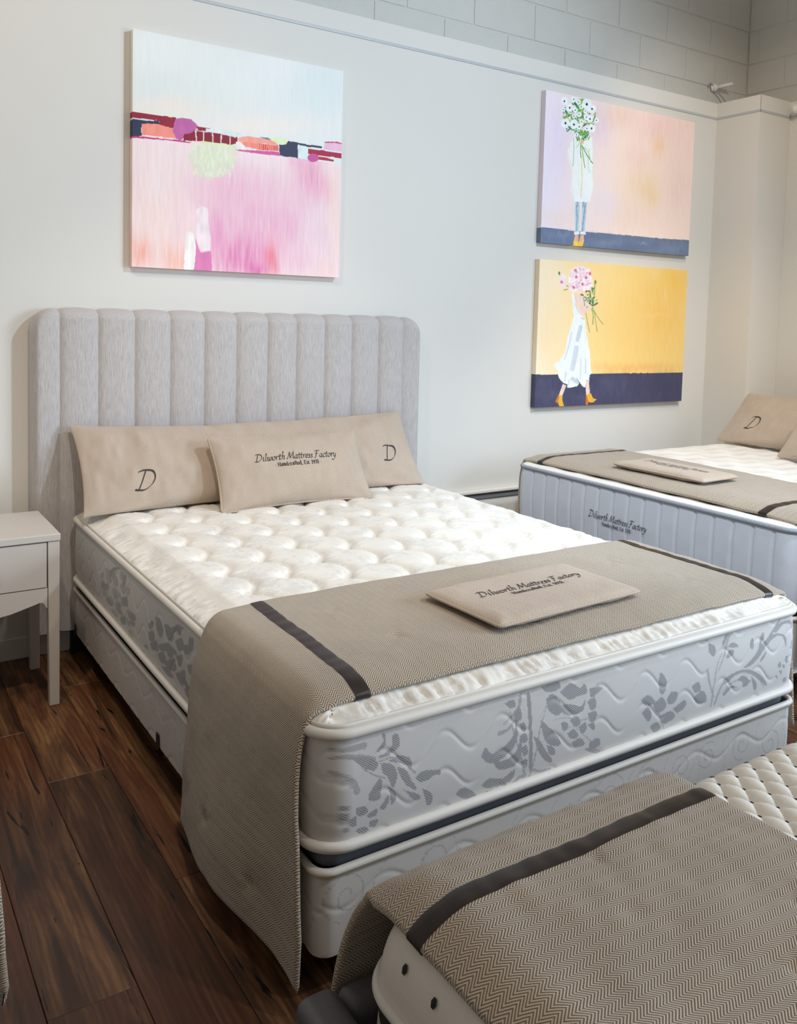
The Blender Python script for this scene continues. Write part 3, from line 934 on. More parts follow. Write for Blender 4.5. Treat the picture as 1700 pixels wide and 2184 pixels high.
class Runner:
    def __init__(self, prof, y0, y1, h=0.013, droop=(0.04, 0.09), yflare=(0.0, 0.0), skew=0.0, seed=3, dimples=(), wr=0.0017, rround=0.0):
        P = cat(prof, 40)
        d = np.concatenate([[0], np.cumsum(np.linalg.norm(np.diff(P, axis=0), axis=1))])
        self.L = d[-1]
        self.sd, self.P = d, P
        T = np.gradient(P, d, axis=0)
        T /= np.linalg.norm(T, axis=1)[:, None]
        self.Nn = np.stack([-T[:, 1], T[:, 0]], 1)
        self.y0, self.y1, self.h = y0, y1, h
        self.droop, self.yfl, self.skew, self.seed, self.dim, self.wr = droop, yflare, skew, seed, dimples, wr
        self.rround = rround
        top = np.abs(self.Nn[:, 1])
        self.topw = np.clip((top - 0.55) / 0.4, 0, 1)
        self.smid = np.interp(0, P[:, 0], d) if np.all(np.diff(P[:, 0]) >= -1) else d[-1] / 2
        k = np.argmin(np.abs(P[:, 0]) + (P[:, 1] < P[:, 1].max() - 0.05) * 9)
        self.smid = d[k]

    def s_of_x(self, x):
        q = self.topw > 0.5
        return float(np.interp(x, self.P[q, 0], self.sd[q]))

    def mid(self, s, y):
        """s arc length along the bed width, y in [y1, y0]; returns points, normals"""
        x, z = np.interp(s, self.sd, self.P[:, 0]), np.interp(s, self.sd, self.P[:, 1])
        nx, nz = np.interp(s, self.sd, self.Nn[:, 0]), np.interp(s, self.sd, self.Nn[:, 1])
        tw = np.interp(s, self.sd, self.topw)
        f = (y - self.y1) / (self.y0 - self.y1)
        hang = np.clip((self.P[:, 1].max() - 0.06 - z) / 0.4, 0, 1)
        yy = y + hang * (f * self.yfl[0] + (1 - f) * self.yfl[1]) + self.skew * (x) * tw
        D = self.wr * noise2(s, y, 0.09, self.seed) + self.wr * 0.6 * noise2(s + 3, y * 1.3, 0.045, self.seed + 1)
        D = D + hang * 0.012 * np.sin(y * 11 + 1.0) * (0.4 + hang)
        for (dx, dy, dd) in self.dim:
            sx = self.s_of_x(dx) if abs(dx) < 0.74 else (self.smid + dx)
            r2 = ((s - sx) ** 2 + (y - dy) ** 2)
            D = D - dd * np.exp(-r2 / 0.011 ** 2) - dd * 0.5 * np.exp(-r2 / 0.05 ** 2) * (0.6 + 0.4 * np.cos(5 * np.arctan2(y - dy, s - sx)))
        a, wd = self.droop
        q = np.clip((self.y1 + wd - y) / wd, 0, 1.3)
        zz = z + nz * D - a * q * q * (0.15 + 0.85 * tw)
        xx = x + nx * D
        n = np.stack([nx, np.zeros_like(nx), nz], -1)
        # tilt the normal where the front edge droops
        sl = 2 * a * q / wd * tw
        n[..., 1] = -sl * nz
        n /= np.linalg.norm(n, axis=-1)[..., None]
        return np.stack([xx, yy, zz], -1), n

    def build(self, parent, off, mat, ds=0.01, dy=0.01):
        ns = int(self.L / ds)
        s = np.linspace(0, self.L, ns)
        ny = int((self.y0 - self.y1) / dy)
        y = np.linspace(self.y0, self.y1, ny)
        a = np.linspace(0, PI, 7)[1:-1]
        h = self.h / 2
        ly = np.concatenate([y, np.full(5, self.y1) - h * np.sin(a), y[::-1], np.full(5, self.y0) + h * np.sin(a)])
        lh = np.concatenate([np.full(ny, h), h * np.cos(a), np.full(ny, -h), -h * np.cos(a)])
        S, Y = np.meshgrid(s, ly, indexing='ij')
        Pm, Nm = self.mid(S, Y)
        H = lh[None] * np.ones_like(S)
        # thin the short hems to a rounded edge
        endf = np.clip(np.minimum(S, self.L - S) / h, 0, 1)
        H = H * np.sqrt(np.clip(1 - (1 - endf) ** 2, 0.02, 1))
        if self.rround:
            # round the hanging corners
            e = np.minimum(self.y0 - Y, Y - self.y1)
            q = np.clip(1 - e / self.rround, 0, 1)
            lift = self.rround * (1 - np.sqrt(np.clip(1 - q * q, 0, 1)))
            for sgn, hs in ((1, S), (-1, self.L - S)):
                k = np.clip(1 - hs / (self.rround * 2.2), 0, 1)
                Pm[..., 2] += lift * k
        V = Pm + Nm * H[..., None]
        m = len(ly)
        F = gridf(ns, m, False, True)
        uv = np.stack([S.ravel(), Y.ravel()], 1)
        body = mk('cloth', V.reshape(-1, 3), F, mat, parent, uv=uv, off=off)
        return body

    def ribbon(self, x, parent, off, width=0.036, tilt=0.0):
        s0 = self.s_of_x(x)
        y = np.linspace(self.y0, self.y1, 90)
        a = np.linspace(0, PI, 9)[1:]
        h = self.h / 2 + 0.0016
        a2 = np.linspace(0, PI, 6)[1:-1][::-1]
        ly = np.concatenate([self.y0 + h * np.sin(a2), y, self.y1 - h * np.sin(a)])
        lh = np.concatenate([h * np.cos(a2), np.full(90, h), h * np.cos(a)])
        ss = np.linspace(-width / 2, width / 2, 6)
        S, Y = np.meshgrid(s0 + ss, ly, indexing='ij')
        S = S + tilt * (Y - (self.y0 + self.y1) / 2)
        P, Nm = self.mid(S, Y)
        rip = 0.0005 * np.sin(Y * 2 * PI / 0.05 + noise1(Y, 0.05, 5) * 2)
        edge = np.where((np.abs(S - S.mean(0)[None]) > width / 2 - 1e-4), -0.0012, 0)
        V = P + Nm * (lh[None] + rip + edge)[..., None]
        return mk('ribbon', V.reshape(-1, 3), gridf(6, len(ly)), M_RIBBON, parent, uv=np.stack([S.ravel(), Y.ravel()], 1), off=off)


class Pillow:
    def __init__(self, c, e1, e2, a, b, T, p=2.4, q=0.55, bow=0.05, wr=0.004, seed=1, sag=0.0):
        self.c, self.e1, self.e2 = np.array(c, float), np.array(e1, float), np.array(e2, float)
        self.e1 /= np.linalg.norm(self.e1)
        self.e2 /= np.linalg.norm(self.e2)
        self.n = np.cross(self.e1, self.e2)
        self.a, self.b, self.T, self.p, self.q, self.bow, self.wr, self.seed, self.sag = a, b, T, p, q, bow, wr, seed, sag

    def surf(self, u, v, side=1):
        u, v = np.asarray(u, float), np.asarray(v, float)
        th = self.T * (np.clip(1 - np.abs(u) ** self.p, 0, 1) * np.clip(1 - np.abs(v) ** self.p, 0, 1)) ** self.q
        k = self.b / self.a
        x = self.a * u * (1 - self.bow * k * (1 - v ** 2) * u ** 2)
        y = self.b * v * (1 - self.bow * (1 - u ** 2) * v ** 2)
        w = self.wr * (noise2(x, y, 0.07, self.seed) + 0.7 * noise2(x * 1.6, y * 0.7, 0.035, self.seed + 1)) * np.clip(th / self.T * 2, 0, 1)
        # creases running in from the corners
        cr = self.wr * np.abs(u * v) ** 1.5 * np.sin(9 * np.arctan2(np.abs(v) - 1.25, np.abs(u) - 1.08)) * 1.6
        y = y - self.sag * (1 - u ** 2) * (v + 1) / 2 + self.sag * 0.6 * noise1(x, 0.25, self.seed + 4) * (v + 1) / 2
        h = side * (th + w + cr * np.clip(th / self.T * 3, 0, 1))
        return self.c + x[..., None] * self.e1 + y[..., None] * self.e2 + h[..., None] * self.n

    def build(self, parent, off, mat, n=90, m=50, piping=None, pm=None):
        g = lambda k: np.sin(np.linspace(-PI / 2, PI / 2, k) * 0.98) / math.sin(PI / 2 * 0.98)
        U, Vv = np.meshgrid(g(n), g(m), indexing='ij')
        A, B = self.surf(U, Vv, 1), self.surf(U, Vv, -1)
        uv = np.stack([(U * self.a).ravel(), (Vv * self.b).ravel()], 1)
        F = gridf(n, m)
        V = np.concatenate([A.reshape(-1, 3), B.reshape(-1, 3)])
        mk('cover', V, np.concatenate([F, F[:, ::-1] + n * m]), mat, parent, uv=np.concatenate([uv, uv]), off=off)
        if piping:
            t = np.linspace(-1, 1, 40)
            o = np.ones(40)
            loop = np.concatenate([np.stack([t, -o], 1)[:-1], np.stack([o, t], 1)[:-1], np.stack([-t, o], 1)[:-1], np.stack([-o, -t], 1)[:-1]])
            P = self.surf(loop[:, 0], loop[:, 1], 0)
            # round the four corners of the cord
            for _ in range(2):
                P = (np.roll(P, 1, 0) + 2 * P + np.roll(P, -1, 0)) / 4
            Vt, Ft = tube(P, piping, True, 7)
            uvp = np.stack([np.repeat(np.arange(len(P)) * 0.01, 7), np.tile(np.arange(7) * 0.002, len(P))], 1)
            mk('piping', Vt, Ft, pm or mat, parent, uv=uvp, off=off)

    def fn(self, x, y):
        u, v = x / self.a, y / self.b
        P = self.surf(u, v, 1)
        e = 1e-3
        du = self.surf(u + e, v) - self.surf(u - e, v)
        dv = self.surf(u, v + e) - self.surf(u, v - e)
        n = np.cross(du, dv)
        n /= np.linalg.norm(n, axis=-1)[..., None]
        return P, n


BIGD = lambda h, x, y: ('D', SCRIPT, 0.3, 0.17, 0.04, 0.75, h * 0.85, x, y)


# ------------------------------------------------------------------ main bed: frame, foundation, mattress, headboard
def bed_frame(fr, label, L=2.055, w=1.53):
    t = thing('steel_bedstead', label, 'bed frame', at(fr, 0, -L / 2, 0), fr[2])
    off = (0, -L / 2, 0)
    for s in (-1, 1):
        x = s * (w / 2 - 0.05)
        V, F = join(cbox(x - 0.02, x + 0.02, -L + 0.06, -0.02, 0.102, 0.106, 0.001), cbox(x + s * 0.016 - 0.002, x + s * 0.016 + 0.002, -L + 0.06, -0.02, 0.075, 0.104, 0.001))
        mk('side_rail', V, F, M_STEEL, t, off=off, smooth=False)
    for y in (-0.35, -1.1, -1.75):
        mk('cross_bar', *cbox(-w / 2 + 0.05, w / 2 - 0.05, y - 0.02, y + 0.02, 0.078, 0.101, 0.002), M_STEEL, t, off=off, smooth=False)
        for x in (-w / 2 + 0.16, 0.0, w / 2 - 0.16):
            V, F = tube([(x, y, 0.0), (x, y, 0.012), (x, y, 0.013), (x, y, 0.08)], [0.028, 0.026, 0.014, 0.014], ns=12)
            mk('leg', V, F, M_BLACK, t, off=off)
    # plastic retainers gripping the foundation edge
    for s, y in ((-1, -0.03), (-1, -1.06), (1, -1.06)):
        x = s * (w / 2)
        V, F = join(cbox(x - 0.006 if s < 0 else x + 0.004, x - 0.004 if s < 0 else x + 0.006, y - 0.012, y + 0.012, 0.09, 0.15, 0.0008),
                    cbox(min(x - s * 0.06, x + s * 0.006), max(x - s * 0.06, x + s * 0.006), y - 0.012, y + 0.012, 0.086, 0.1, 0.001))
        mk('retainer_clip', V, F, M_BLACK, t, off=off, smooth=False)
    return t


bed_frame(BED1, 'low black steel bed frame under the tufted headboard bed')
foundation(BED1, 'box_spring', 'white swirl-quilted box spring with cream piping below the floral damask mattress', 1.53, 2.055, 0.108, 0.287, (0.05, 0.0035, 0.0035, 0.02), True)

M1W, M1L, M1RC = 1.535, 2.06, 0.065


def scallop(X, Y):
    """fish-scale quilting: scalloped seams running down the bed, a tuft at every cusp"""
    cs, per = 0.152, 0.185
    h = np.full(X.shape, 1e9)
    tuft = np.zeros(X.shape)
    best = np.full(X.shape, 1e9)
    for k in range(-6, 7):
        xk = k * cs + 0.01
        yo = 0.0 if k % 2 == 0 else per / 2
        ph = (Y + yo) / per
        a = np.abs(np.sin(PI * ph))
        sx = xk + 0.05 * a ** 0.8
        best = np.minimum(best, np.abs(X - sx))
        yn = np.round(ph) * per - yo
        r2 = (X - xk) ** 2 + (Y - yn) ** 2
        ang = np.arctan2(Y - yn, X - xk)
        tuft = np.maximum(tuft, np.exp(-r2 / 0.02 ** 2) + 0.2 * np.exp(-r2 / 0.055 ** 2) * (0.5 + 0.5 * np.cos(11 * ang + k)))
    puff = 0.016 * (1 - np.exp(-best / 0.013))
    ed = np.clip((Y + M1L - 0.07) / 0.12, 0, 1) * np.clip((M1W / 2 - np.abs(X) - 0.02) / 0.07, 0, 1)
    return (puff - 0.019 * tuft - 0.002) * ed + 0.0015 * noise2(X, Y, 0.05, 5)


def side_mask(k, S, Z):
    if k == 2:
        m = fill(S, Z, FOOT_MOTIF)
        for pts, (ra, rb) in FOOT_STEMS:
            m = np.maximum(m, 0.75 * stroke_mask(S, Z, pts, np.linspace(ra, rb, (len(pts) - 1) * 10 + 1)))
        return m
    if k == 1:
        sh = [[(y + 0.11, z) for y, z in p] for p in LEFT_MOTIF]
        m = fill(S, Z, sh)
        # the same sprig repeats under the runner and towards the head
        m = np.maximum(m, fill(S, Z, [[(y - 0.62, z) for y, z in p] for p in sh]))
        m = np.maximum(m, 0.6 * fill(S, Z, [[(y + 0.55, z) for y, z in p] for p in sh[9:]]))
        return m
    return np.zeros(S.shape)


def mattress1():
    t = thing('mattress', 'white tufted damask mattress with grey floral border, in front of the channelled headboard', 'mattress', at(BED1, 0, -M1L / 2, 0.325))
    off = (0, -M1L / 2, 0.325)
    top_panel('quilted_top', M1W, M1L, M1RC, 0.566, 0.592, 0.085, scallop, M_TOP, t, off, 0.006, gather=0.013, seed=4, dens=np.linspace(-2.06, -1.95, 22))
    sag = lambda x, y: 0.004 * np.sin(x * 5 + 1) + 0.005 * noise1(x + y, 0.35, 8)
    cord('piping', M1W, M1L, M1RC, 0.556, 0.0115, 0.004, M_PIPE, t, off, 0.025)
    cord('tape_edge', M1W, M1L, M1RC, 0.569, 0.005, -0.004, M_PIPE, t, off, 0.025, ns=6)
    border('border', M1W, M1L, M1RC, 0.335, 0.552, 0.008, M_SIDE, t, off, (0.05, 0.003, 0.0025, 0.02), 88, relief=quilt_wave(0.026, 0.15, 0.08), mask=side_mask)
    cord('piping', M1W, M1L, M1RC, 0.331, 0.0115, 0.005, M_PIPE, t, off, 0.025, sag=lambda x, y: 0.004 * noise1(y + x * 0.7, 0.4, 12))
    slab('base_cloth', M1W, M1L, M1RC, 0.328, M_DARKFAB, t, off, True)


mattress1()


def headboard():
    x0, x1, zt, zb, dep = -0.909, 0.826, 1.352, 0.11, 0.078
    t = thing('headboard', 'grey upholstered headboard with vertical channels against the wall', 'headboard', ((x0 + x1) / 2, -0.05, 0.0))
    off = ((x0 + x1) / 2, -0.05, 0.0)
    R = 0.085
    seams = [-0.812, -0.672, -0.533, -0.392, -0.25, -0.111, 0.03, 0.166, 0.305, 0.443, 0.585, 0.72]

    def top(x):
        d = np.clip(np.maximum(x0 + R - x, x - (x1 - R)), 0, R)
        return zt - (R - np.sqrt(np.clip(R * R - d * d, 0, 1)))

    r = 0.045
    tt = np.concatenate([np.linspace(0, 0.78, 30), np.linspace(0.78, 1.0, 26)[1:]])

    def path(zmax, q):
        """q 0..0.78 up the front, 0.78..0.93 round the top edge, then back to the wall; returns depth, z, nd, nz"""
        a = np.clip((q - 0.78) / 0.15, 0, 1) * PI / 2
        b = np.clip((q - 0.93) / 0.07, 0, 1)
        d = np.where(q <= 0.78, dep, np.where(q < 0.93, dep - r + r * np.cos(a), (dep - r) * (1 - b)))
        z = np.where(q <= 0.78, zb + (zmax - r - zb) * q / 0.78, np.where(q < 0.93, zmax - r + r * np.sin(a), zmax))
        return d, z, np.cos(a), np.sin(a)

    ed = [x0] + seams + [x1]
    for i in range(len(ed) - 1):
        a, b = ed[i], ed[i + 1]
        n = 15
        u = np.linspace(0, 1, n)
        xs = a + (b - a) * u
        bul = 0.018 * np.clip(np.sin(PI * u), 0, 1) ** 0.42
        k = np.ones(n)
        if i == 0:           # end channel wraps round to the wall
            u2 = np.linspace(0, 1, 9)
            ang = np.linspace(PI / 2, 0, 8)
            rx = 0.03
            xs = np.concatenate([[x0, x0], x0 + rx - rx * np.sin(ang), np.linspace(x0 + rx, b, 10)[1:]])
            k = np.concatenate([[0.0, 0.35], 1 - rx / dep * (1 - np.cos(ang)), np.ones(9)])
            uu = np.clip((xs - x0) / (b - x0), 0, 1)
            bul = 0.014 * np.clip(1 - uu ** 3, 0, 1) ** 0.6 * np.clip(uu * 6, 0, 1)
        elif i == len(ed) - 2:
            ang = np.linspace(0, PI / 2, 8)
            rx = 0.03
            xs = np.concatenate([np.linspace(a, x1 - rx, 10)[:-1], x1 - rx + rx * np.sin(ang), [x1, x1]])
            k = np.concatenate([np.ones(9), 1 - rx / dep * (1 - np.cos(ang)), [0.35, 0.0]])
            uu = np.clip((x1 - xs) / (x1 - a), 0, 1)
            bul = 0.014 * np.clip(1 - uu ** 3, 0, 1) ** 0.6 * np.clip(uu * 6, 0, 1)
        Q, X = np.meshgrid(tt, xs, indexing='ij')
        d, z, nd, nz = path(top(X), Q)
        B = bul[None] * np.clip((1 - Q) / 0.05, 0, 1)
        D = d * k[None] + nd * B
        V = np.stack([X, -0.002 - D, z + nz * B * 0.6 - 0.008 * nz], -1)
        mk('channel', V.reshape(-1, 3), gridf(len(tt), len(xs))[:, ::-1], M_HEAD, t, off=off)
    mk('back_panel', *cbox(x0 + 0.03, x1 - 0.03, -0.06, -0.003, zb + 0.002, zt - R, 0.004), M_HEAD, t, off=off, smooth=False)
    for x in (x0 + 0.18, x1 - 0.18):
        mk('leg', *cbox(x - 0.035, x + 0.035, -0.05, -0.02, 0.0, zb + 0.05, 0.003), M_BLACK, t, off=off, smooth=False)


headboard()


def bed1_linens():
    # runner
    g = 'herringbone bed runners'
    R1 = Runner(profile(0.768, 0.6195, 0.065, 0.2, 0.13, 0.05, 0.03), -1.445, -2.004, droop=(0.019, 0.09), yflare=(0.055, -0.04), seed=21,
                dimples=[(-0.45, -1.82, .006), (-0.12, -1.9, .006), (-0.5, -1.6, .004), (0.45, -1.62, .006), (0.52, -1.85, .006), (0.1, -1.55, .004), (-1.17, -1.63, .007), (-1.2, -1.83, .007)])
    t = thing('bed_runner', 'tan herringbone bed runner on the headboard bed, hanging almost to the dark floor', 'bed runner', at(BED1, 0, -1.73, 0.61), group=g)
    off = (0, -1.73, 0.61)
    R1.build(t, off, M_HERR, 0.009, 0.009)
    R1.ribbon(-0.645, t, off, tilt=0.02)
    R1.ribbon(0.68, t, off, tilt=-0.02)
    # padded swatch card lying on the runner
    th = math.radians(3.0)
    P = Pillow(at(BED1, -0.005, -1.785, 0.6455), (math.cos(th), math.sin(th), 0), (-math.sin(th), math.cos(th), 0.0), 0.25, 0.146, 0.0165, p=9, q=0.5, bow=0.01, wr=0.0012, seed=31)
    off = at(BED1, -0.005, -1.785, 0.63)
    t = thing('padded_swatch', 'flat padded herringbone cushion with printed script, lying on the runner of the headboard bed', 'cushion', off)
    P.build(t, off, M_HERR_FINE, 60, 40, piping=0.004)
    lettering('print', brand_lines(0.36, 0.0, 0.005), P.fn, M_INK, t, off)
    # long bolster pillow
    P = Pillow((-0.053, -0.236, 0.762), (1, 0, 0), (0, 0.60, 0.80), 0.735, 0.195, 0.08, p=2.0, q=0.52, bow=0.09, wr=0.007, seed=41, sag=0.022)
    off = (-0.053, -0.34, 0.60)
    t = thing('bolster_pillow', 'long beige bolster pillow with a D at each end, leaning on the channelled headboard', 'pillow', off)
    P.build(t, off, M_HERR_FINE, 150, 50)
    for q in (BIGD(0.082, -0.515, -0.125), BIGD(0.082, 0.58, -0.085)):
        lettering('monogram', [q], P.fn, M_INK, t, off)
    # small lumbar pillow in front
    P = Pillow((0.0, -0.41, 0.732), (1, 0, 0), (0, 0.52, 0.855), 0.325, 0.155, 0.068, p=2.0, q=0.52, bow=0.09, wr=0.004, seed=51)
    off = (0.0, -0.44, 0.60)
    t = thing('lumbar_pillow', 'small beige lumbar pillow printed with black script, in front of the long bolster', 'pillow', off)
    P.build(t, off, M_HERR_FINE, 80, 46, piping=0.0045)
    lettering('print', brand_lines(0.355, 0.0, 0.018), P.fn, M_INK, t, off)


bed1_linens()


# ------------------------------------------------------------------ nightstand
def nightstand():
    x0, x1, y0, y1, zt = -1.296, -0.896, -0.494, -0.112, 0.594
    t = thing('nightstand', 'pale greige wooden nightstand with one drawer and shaped apron, left of the bed', 'nightstand', ((x0 + x1) / 2, (y0 + y1) / 2, 0))
    off = ((x0 + x1) / 2, (y0 + y1) / 2, 0)
    P = lambda n, V, F, p=t: mk(n, V, F, M_NIGHT, p, off=off, smooth=False)
    P('top', *cbox(x0 - 0.003, x1 + 0.002, y0 - 0.004, y1 + 0.002, zt - 0.024, zt, 0.0025, 2))
    lw = 0.038
    zl = zt - 0.0245
    for lx in (x0, x1 - lw):
        for ly in (y0, y1 - lw):
            # slight taper to the foot on the inner faces
            ix = 0.006 if lx == x0 else -0.006
            iy = 0.006 if ly == y0 else -0.006
            V, F = cbox(lx, lx + lw, ly, ly + lw, 0.0, zl, 0.0018)
            V = V.copy()
            k = np.clip(1 - V[:, 2] / 0.4, 0, 1)
            inner = (V[:, 0] > lx + lw / 2) if lx == x0 else (V[:, 0] < lx + lw / 2)
            V[:, 0] -= np.where(inner, ix * k, 0)
            inner = (V[:, 1] > ly + lw / 2) if ly == y0 else (V[:, 1] < ly + lw / 2)
            V[:, 1] -= np.where(inner, iy * k, 0)
            P('leg', V, F)
    xl, xr = x0 + lw + 0.0002, x1 - lw - 0.0002
    dr = P('drawer', *cbox(xl + 0.0025, xr - 0.0025, y0 + 0.001, y0 + 0.02, 0.413, zl - 0.003, 0.0012))
    V, F = tube([((xl + xr) / 2, y0 + 0.001, 0.49), ((xl + xr) / 2, y0 - 0.008, 0.49), ((xl + xr) / 2, y0 - 0.012, 0.49), ((xl + xr) / 2, y0 - 0.022, 0.49)], [0.006, 0.006, 0.013, 0.010], ns=14)
    mk('knob', V, F, M_NIGHT, dr, off=off)
    xc = (xl + xr) / 2
    hw = xr - xc
    half = [(0, 0.331), (0.3, 0.338), (0.55, 0.349), (0.75, 0.358), (0.85, 0.363), (0.92, 0.360), (0.955, 0.350), (0.975, 0.343), (1.0, 0.342)]
    lowr = [(xc + f * hw, z) for f, z in half]
    lowl = [(xc - f * hw, z) for f, z in half[1:]][::-1]
    out = lowl + lowr + [(xr, 0.4105), (xl, 0.4105)]
    n = len(out)
    V, F = extrude([(a, b) for a, b in out], 1, y0 + 0.003, y0 + 0.02)
    P('apron', V, F)
    for xx in (x0 + 0.006, x1 - 0.02):
        P('side_panel', *cbox(xx, xx + 0.014, y0 + lw + 0.0002, y1 - lw - 0.0002, 0.36, zl, 0.001))
    P('back_panel', *cbox(xl, xr, y1 - 0.02, y1 - 0.008, 0.36, zl, 0.001))
    P('drawer_box', *cbox(xl + 0.004, xr - 0.004, y0 + 0.021, y1 - 0.022, 0.42, zl - 0.01, 0.001))


nightstand()


# ------------------------------------------------------------------ far bed, head to the right wall
def bed2():
    fr = BED2
    w, L, rc = 1.52, 2.02, 0.06
    foundation(fr, 'box_spring', 'white box spring under the far bed in the corner', w - 0.01, L, 0.12, 0.328, (0.1,) * 4, False)
    t = thing('steel_bedstead', 'black steel bed frame under the far bed in the corner', 'bed frame', at(fr, 0, -L / 2, 0), fr[2])
    off = (0, -L / 2, 0)
    for s in (-1, 1):
        mk('side_rail', *cbox(s * 0.7 - 0.02, s * 0.7 + 0.02, -L + 0.06, -0.03, 0.09, 0.118, 0.002), M_STEEL, t, off=off, smooth=False)
        for y in (-0.3, -1.7):
            V, F = tube([(s * 0.7, y, 0), (s * 0.7, y, 0.012), (s * 0.7, y, 0.013), (s * 0.7, y, 0.092)], [0.026, 0.024, 0.014, 0.014], ns=10)
            mk('leg', V, F, M_BLACK, t, off=off)
    z0 = 0.362
    t = thing('mattress', 'white mattress with vertical ribbed blue-white border and grey cord, in the far corner', 'mattress', at(fr, 0, -L / 2, z0), fr[2])
    off = (0, -L / 2, z0)

    def hf(X, Y):
        return 0.009 * (np.sin(X * 2 * PI / 0.2) * np.sin(Y * 2 * PI / 0.2)) + 0.004 * noise2(X, Y, 0.06, 3) - 0.002

    top_panel('quilted_top', w, L, rc, 0.645, 0.662, 0.07, hf, M_TICKTOP, t, off, 0.012, gather=0.001, seed=6)

    def ribs(k, S, Z):
        q = S / 0.0875 + 0.3
        d = np.abs(q - np.round(q)) * 0.0875
        return -0.008 * np.exp(-(d / 0.006) ** 2) + 0.0012 * noise2(S, Z, 0.05, 9)

    border('border', w, L, rc, z0, 0.632, 0.01, M_TICK, t, off, (0.06, 0.012, 0.005, 0.01), 24, relief=ribs)
    # twisted cord: a grey core with a paler strand wound round it
    cord('cord', w, L, rc, 0.6385, 0.0095, 0.004, M_CORD, t, off, 0.02)
    P, Nn = rrect(-w / 2, w / 2, -L, 0, rc, step=0.0028, nc=30)
    P = P + Nn * 0.004
    d = np.concatenate([[0], np.cumsum(np.linalg.norm(np.diff(P, axis=0), axis=1))])
    a = d / 0.0125 * 2 * PI
    Q = np.column_stack([P + Nn * (0.0085 * np.cos(a))[:, None], 0.6385 + 0.0085 * np.sin(a)])
    V, F = tube(Q, 0.002, True, 5)
    mk('cord_strand', V, F, M_CORDL, t, off=off)
    cord('piping', w, L, rc, z0, 0.009, 0.003, M_PIPE, t, off, 0.03)
    slab('base_cloth', w, L, rc, z0 - 0.002, M_DARKFAB, t, off, True)
    lettering('embroidery', brand_lines(0.335, -0.08, 0.492), lambda x, y: (np.stack([x, np.full_like(x, -L - 0.0125), y], -1), np.tile([0, -1.0, 0], (len(x), 1))), M_EMBR, t, off, 0.001)

    R = Runner(profile(0.762, 0.689, 0.22, 0.15, 0.1, 0.03, 0.04), -1.42, -1.985, droop=(0.019, 0.1), seed=61,
               dimples=[(-0.4, -1.6, .004), (0.1, -1.55, .004), (0.45, -1.8, .004)])
    off = (0, -1.7, 0.68)
    t = thing('bed_runner', 'tan herringbone bed runner with dark ribbons on the far corner bed', 'bed runner', at(fr, *off), fr[2], group='herringbone bed runners')
    R.build(t, off, M_HERR, 0.012, 0.012)
    R.ribbon(-0.63, t, off)
    R.ribbon(0.60, t, off)
    P = Pillow((1.527, -1.05, 0.7155), (0.03, -1, 0), (1, 0.03, 0), 0.245, 0.118, 0.017, p=8, q=0.5, bow=0.01, wr=0.0012, seed=71)
    off = (1.527, -1.05, 0.70)
    t = thing('padded_swatch', 'flat padded beige cushion with faint script on the far bed runner', 'cushion', off)
    P.build(t, off, M_HERR_FINE, 50, 34, piping=0.004)
    lettering('print', brand_lines(0.34, 0.0, 0.005), P.fn, M_INK, t, off)
    P = Pillow((2.925, -1.03, 0.812), (0, -1, 0), (0.72, 0, 0.69), 0.735, 0.195, 0.085, p=2.0, q=0.52, bow=0.09, wr=0.006, seed=81, sag=0.01)
    off = (2.8, -1.03, 0.68)
    t = thing('bolster_pillow', 'long beige bolster pillow with a D, on the far corner bed', 'pillow', off)
    P.build(t, off, M_HERR_FINE, 110, 40)
    for q in (BIGD(0.085, -0.53, -0.115), BIGD(0.085, 0.55, -0.115)):
        lettering('monogram', [q], P.fn, M_INK, t, off)
    P = Pillow((2.645, -1.195, 0.797), (0, -1, 0), (0.66, 0, 0.75), 0.325, 0.155, 0.068, p=2.0, q=0.52, bow=0.09, wr=0.004, seed=91)
    off = (2.55, -1.195, 0.68)
    t = thing('lumbar_pillow', 'small beige lumbar pillow with piped edge on the far corner bed', 'pillow', off)
    P.build(t, off, M_HERR_FINE, 70, 40, piping=0.0045)
    lettering('print', brand_lines(0.355, 0.02, 0.018), P.fn, M_INK, t, off)


bed2()


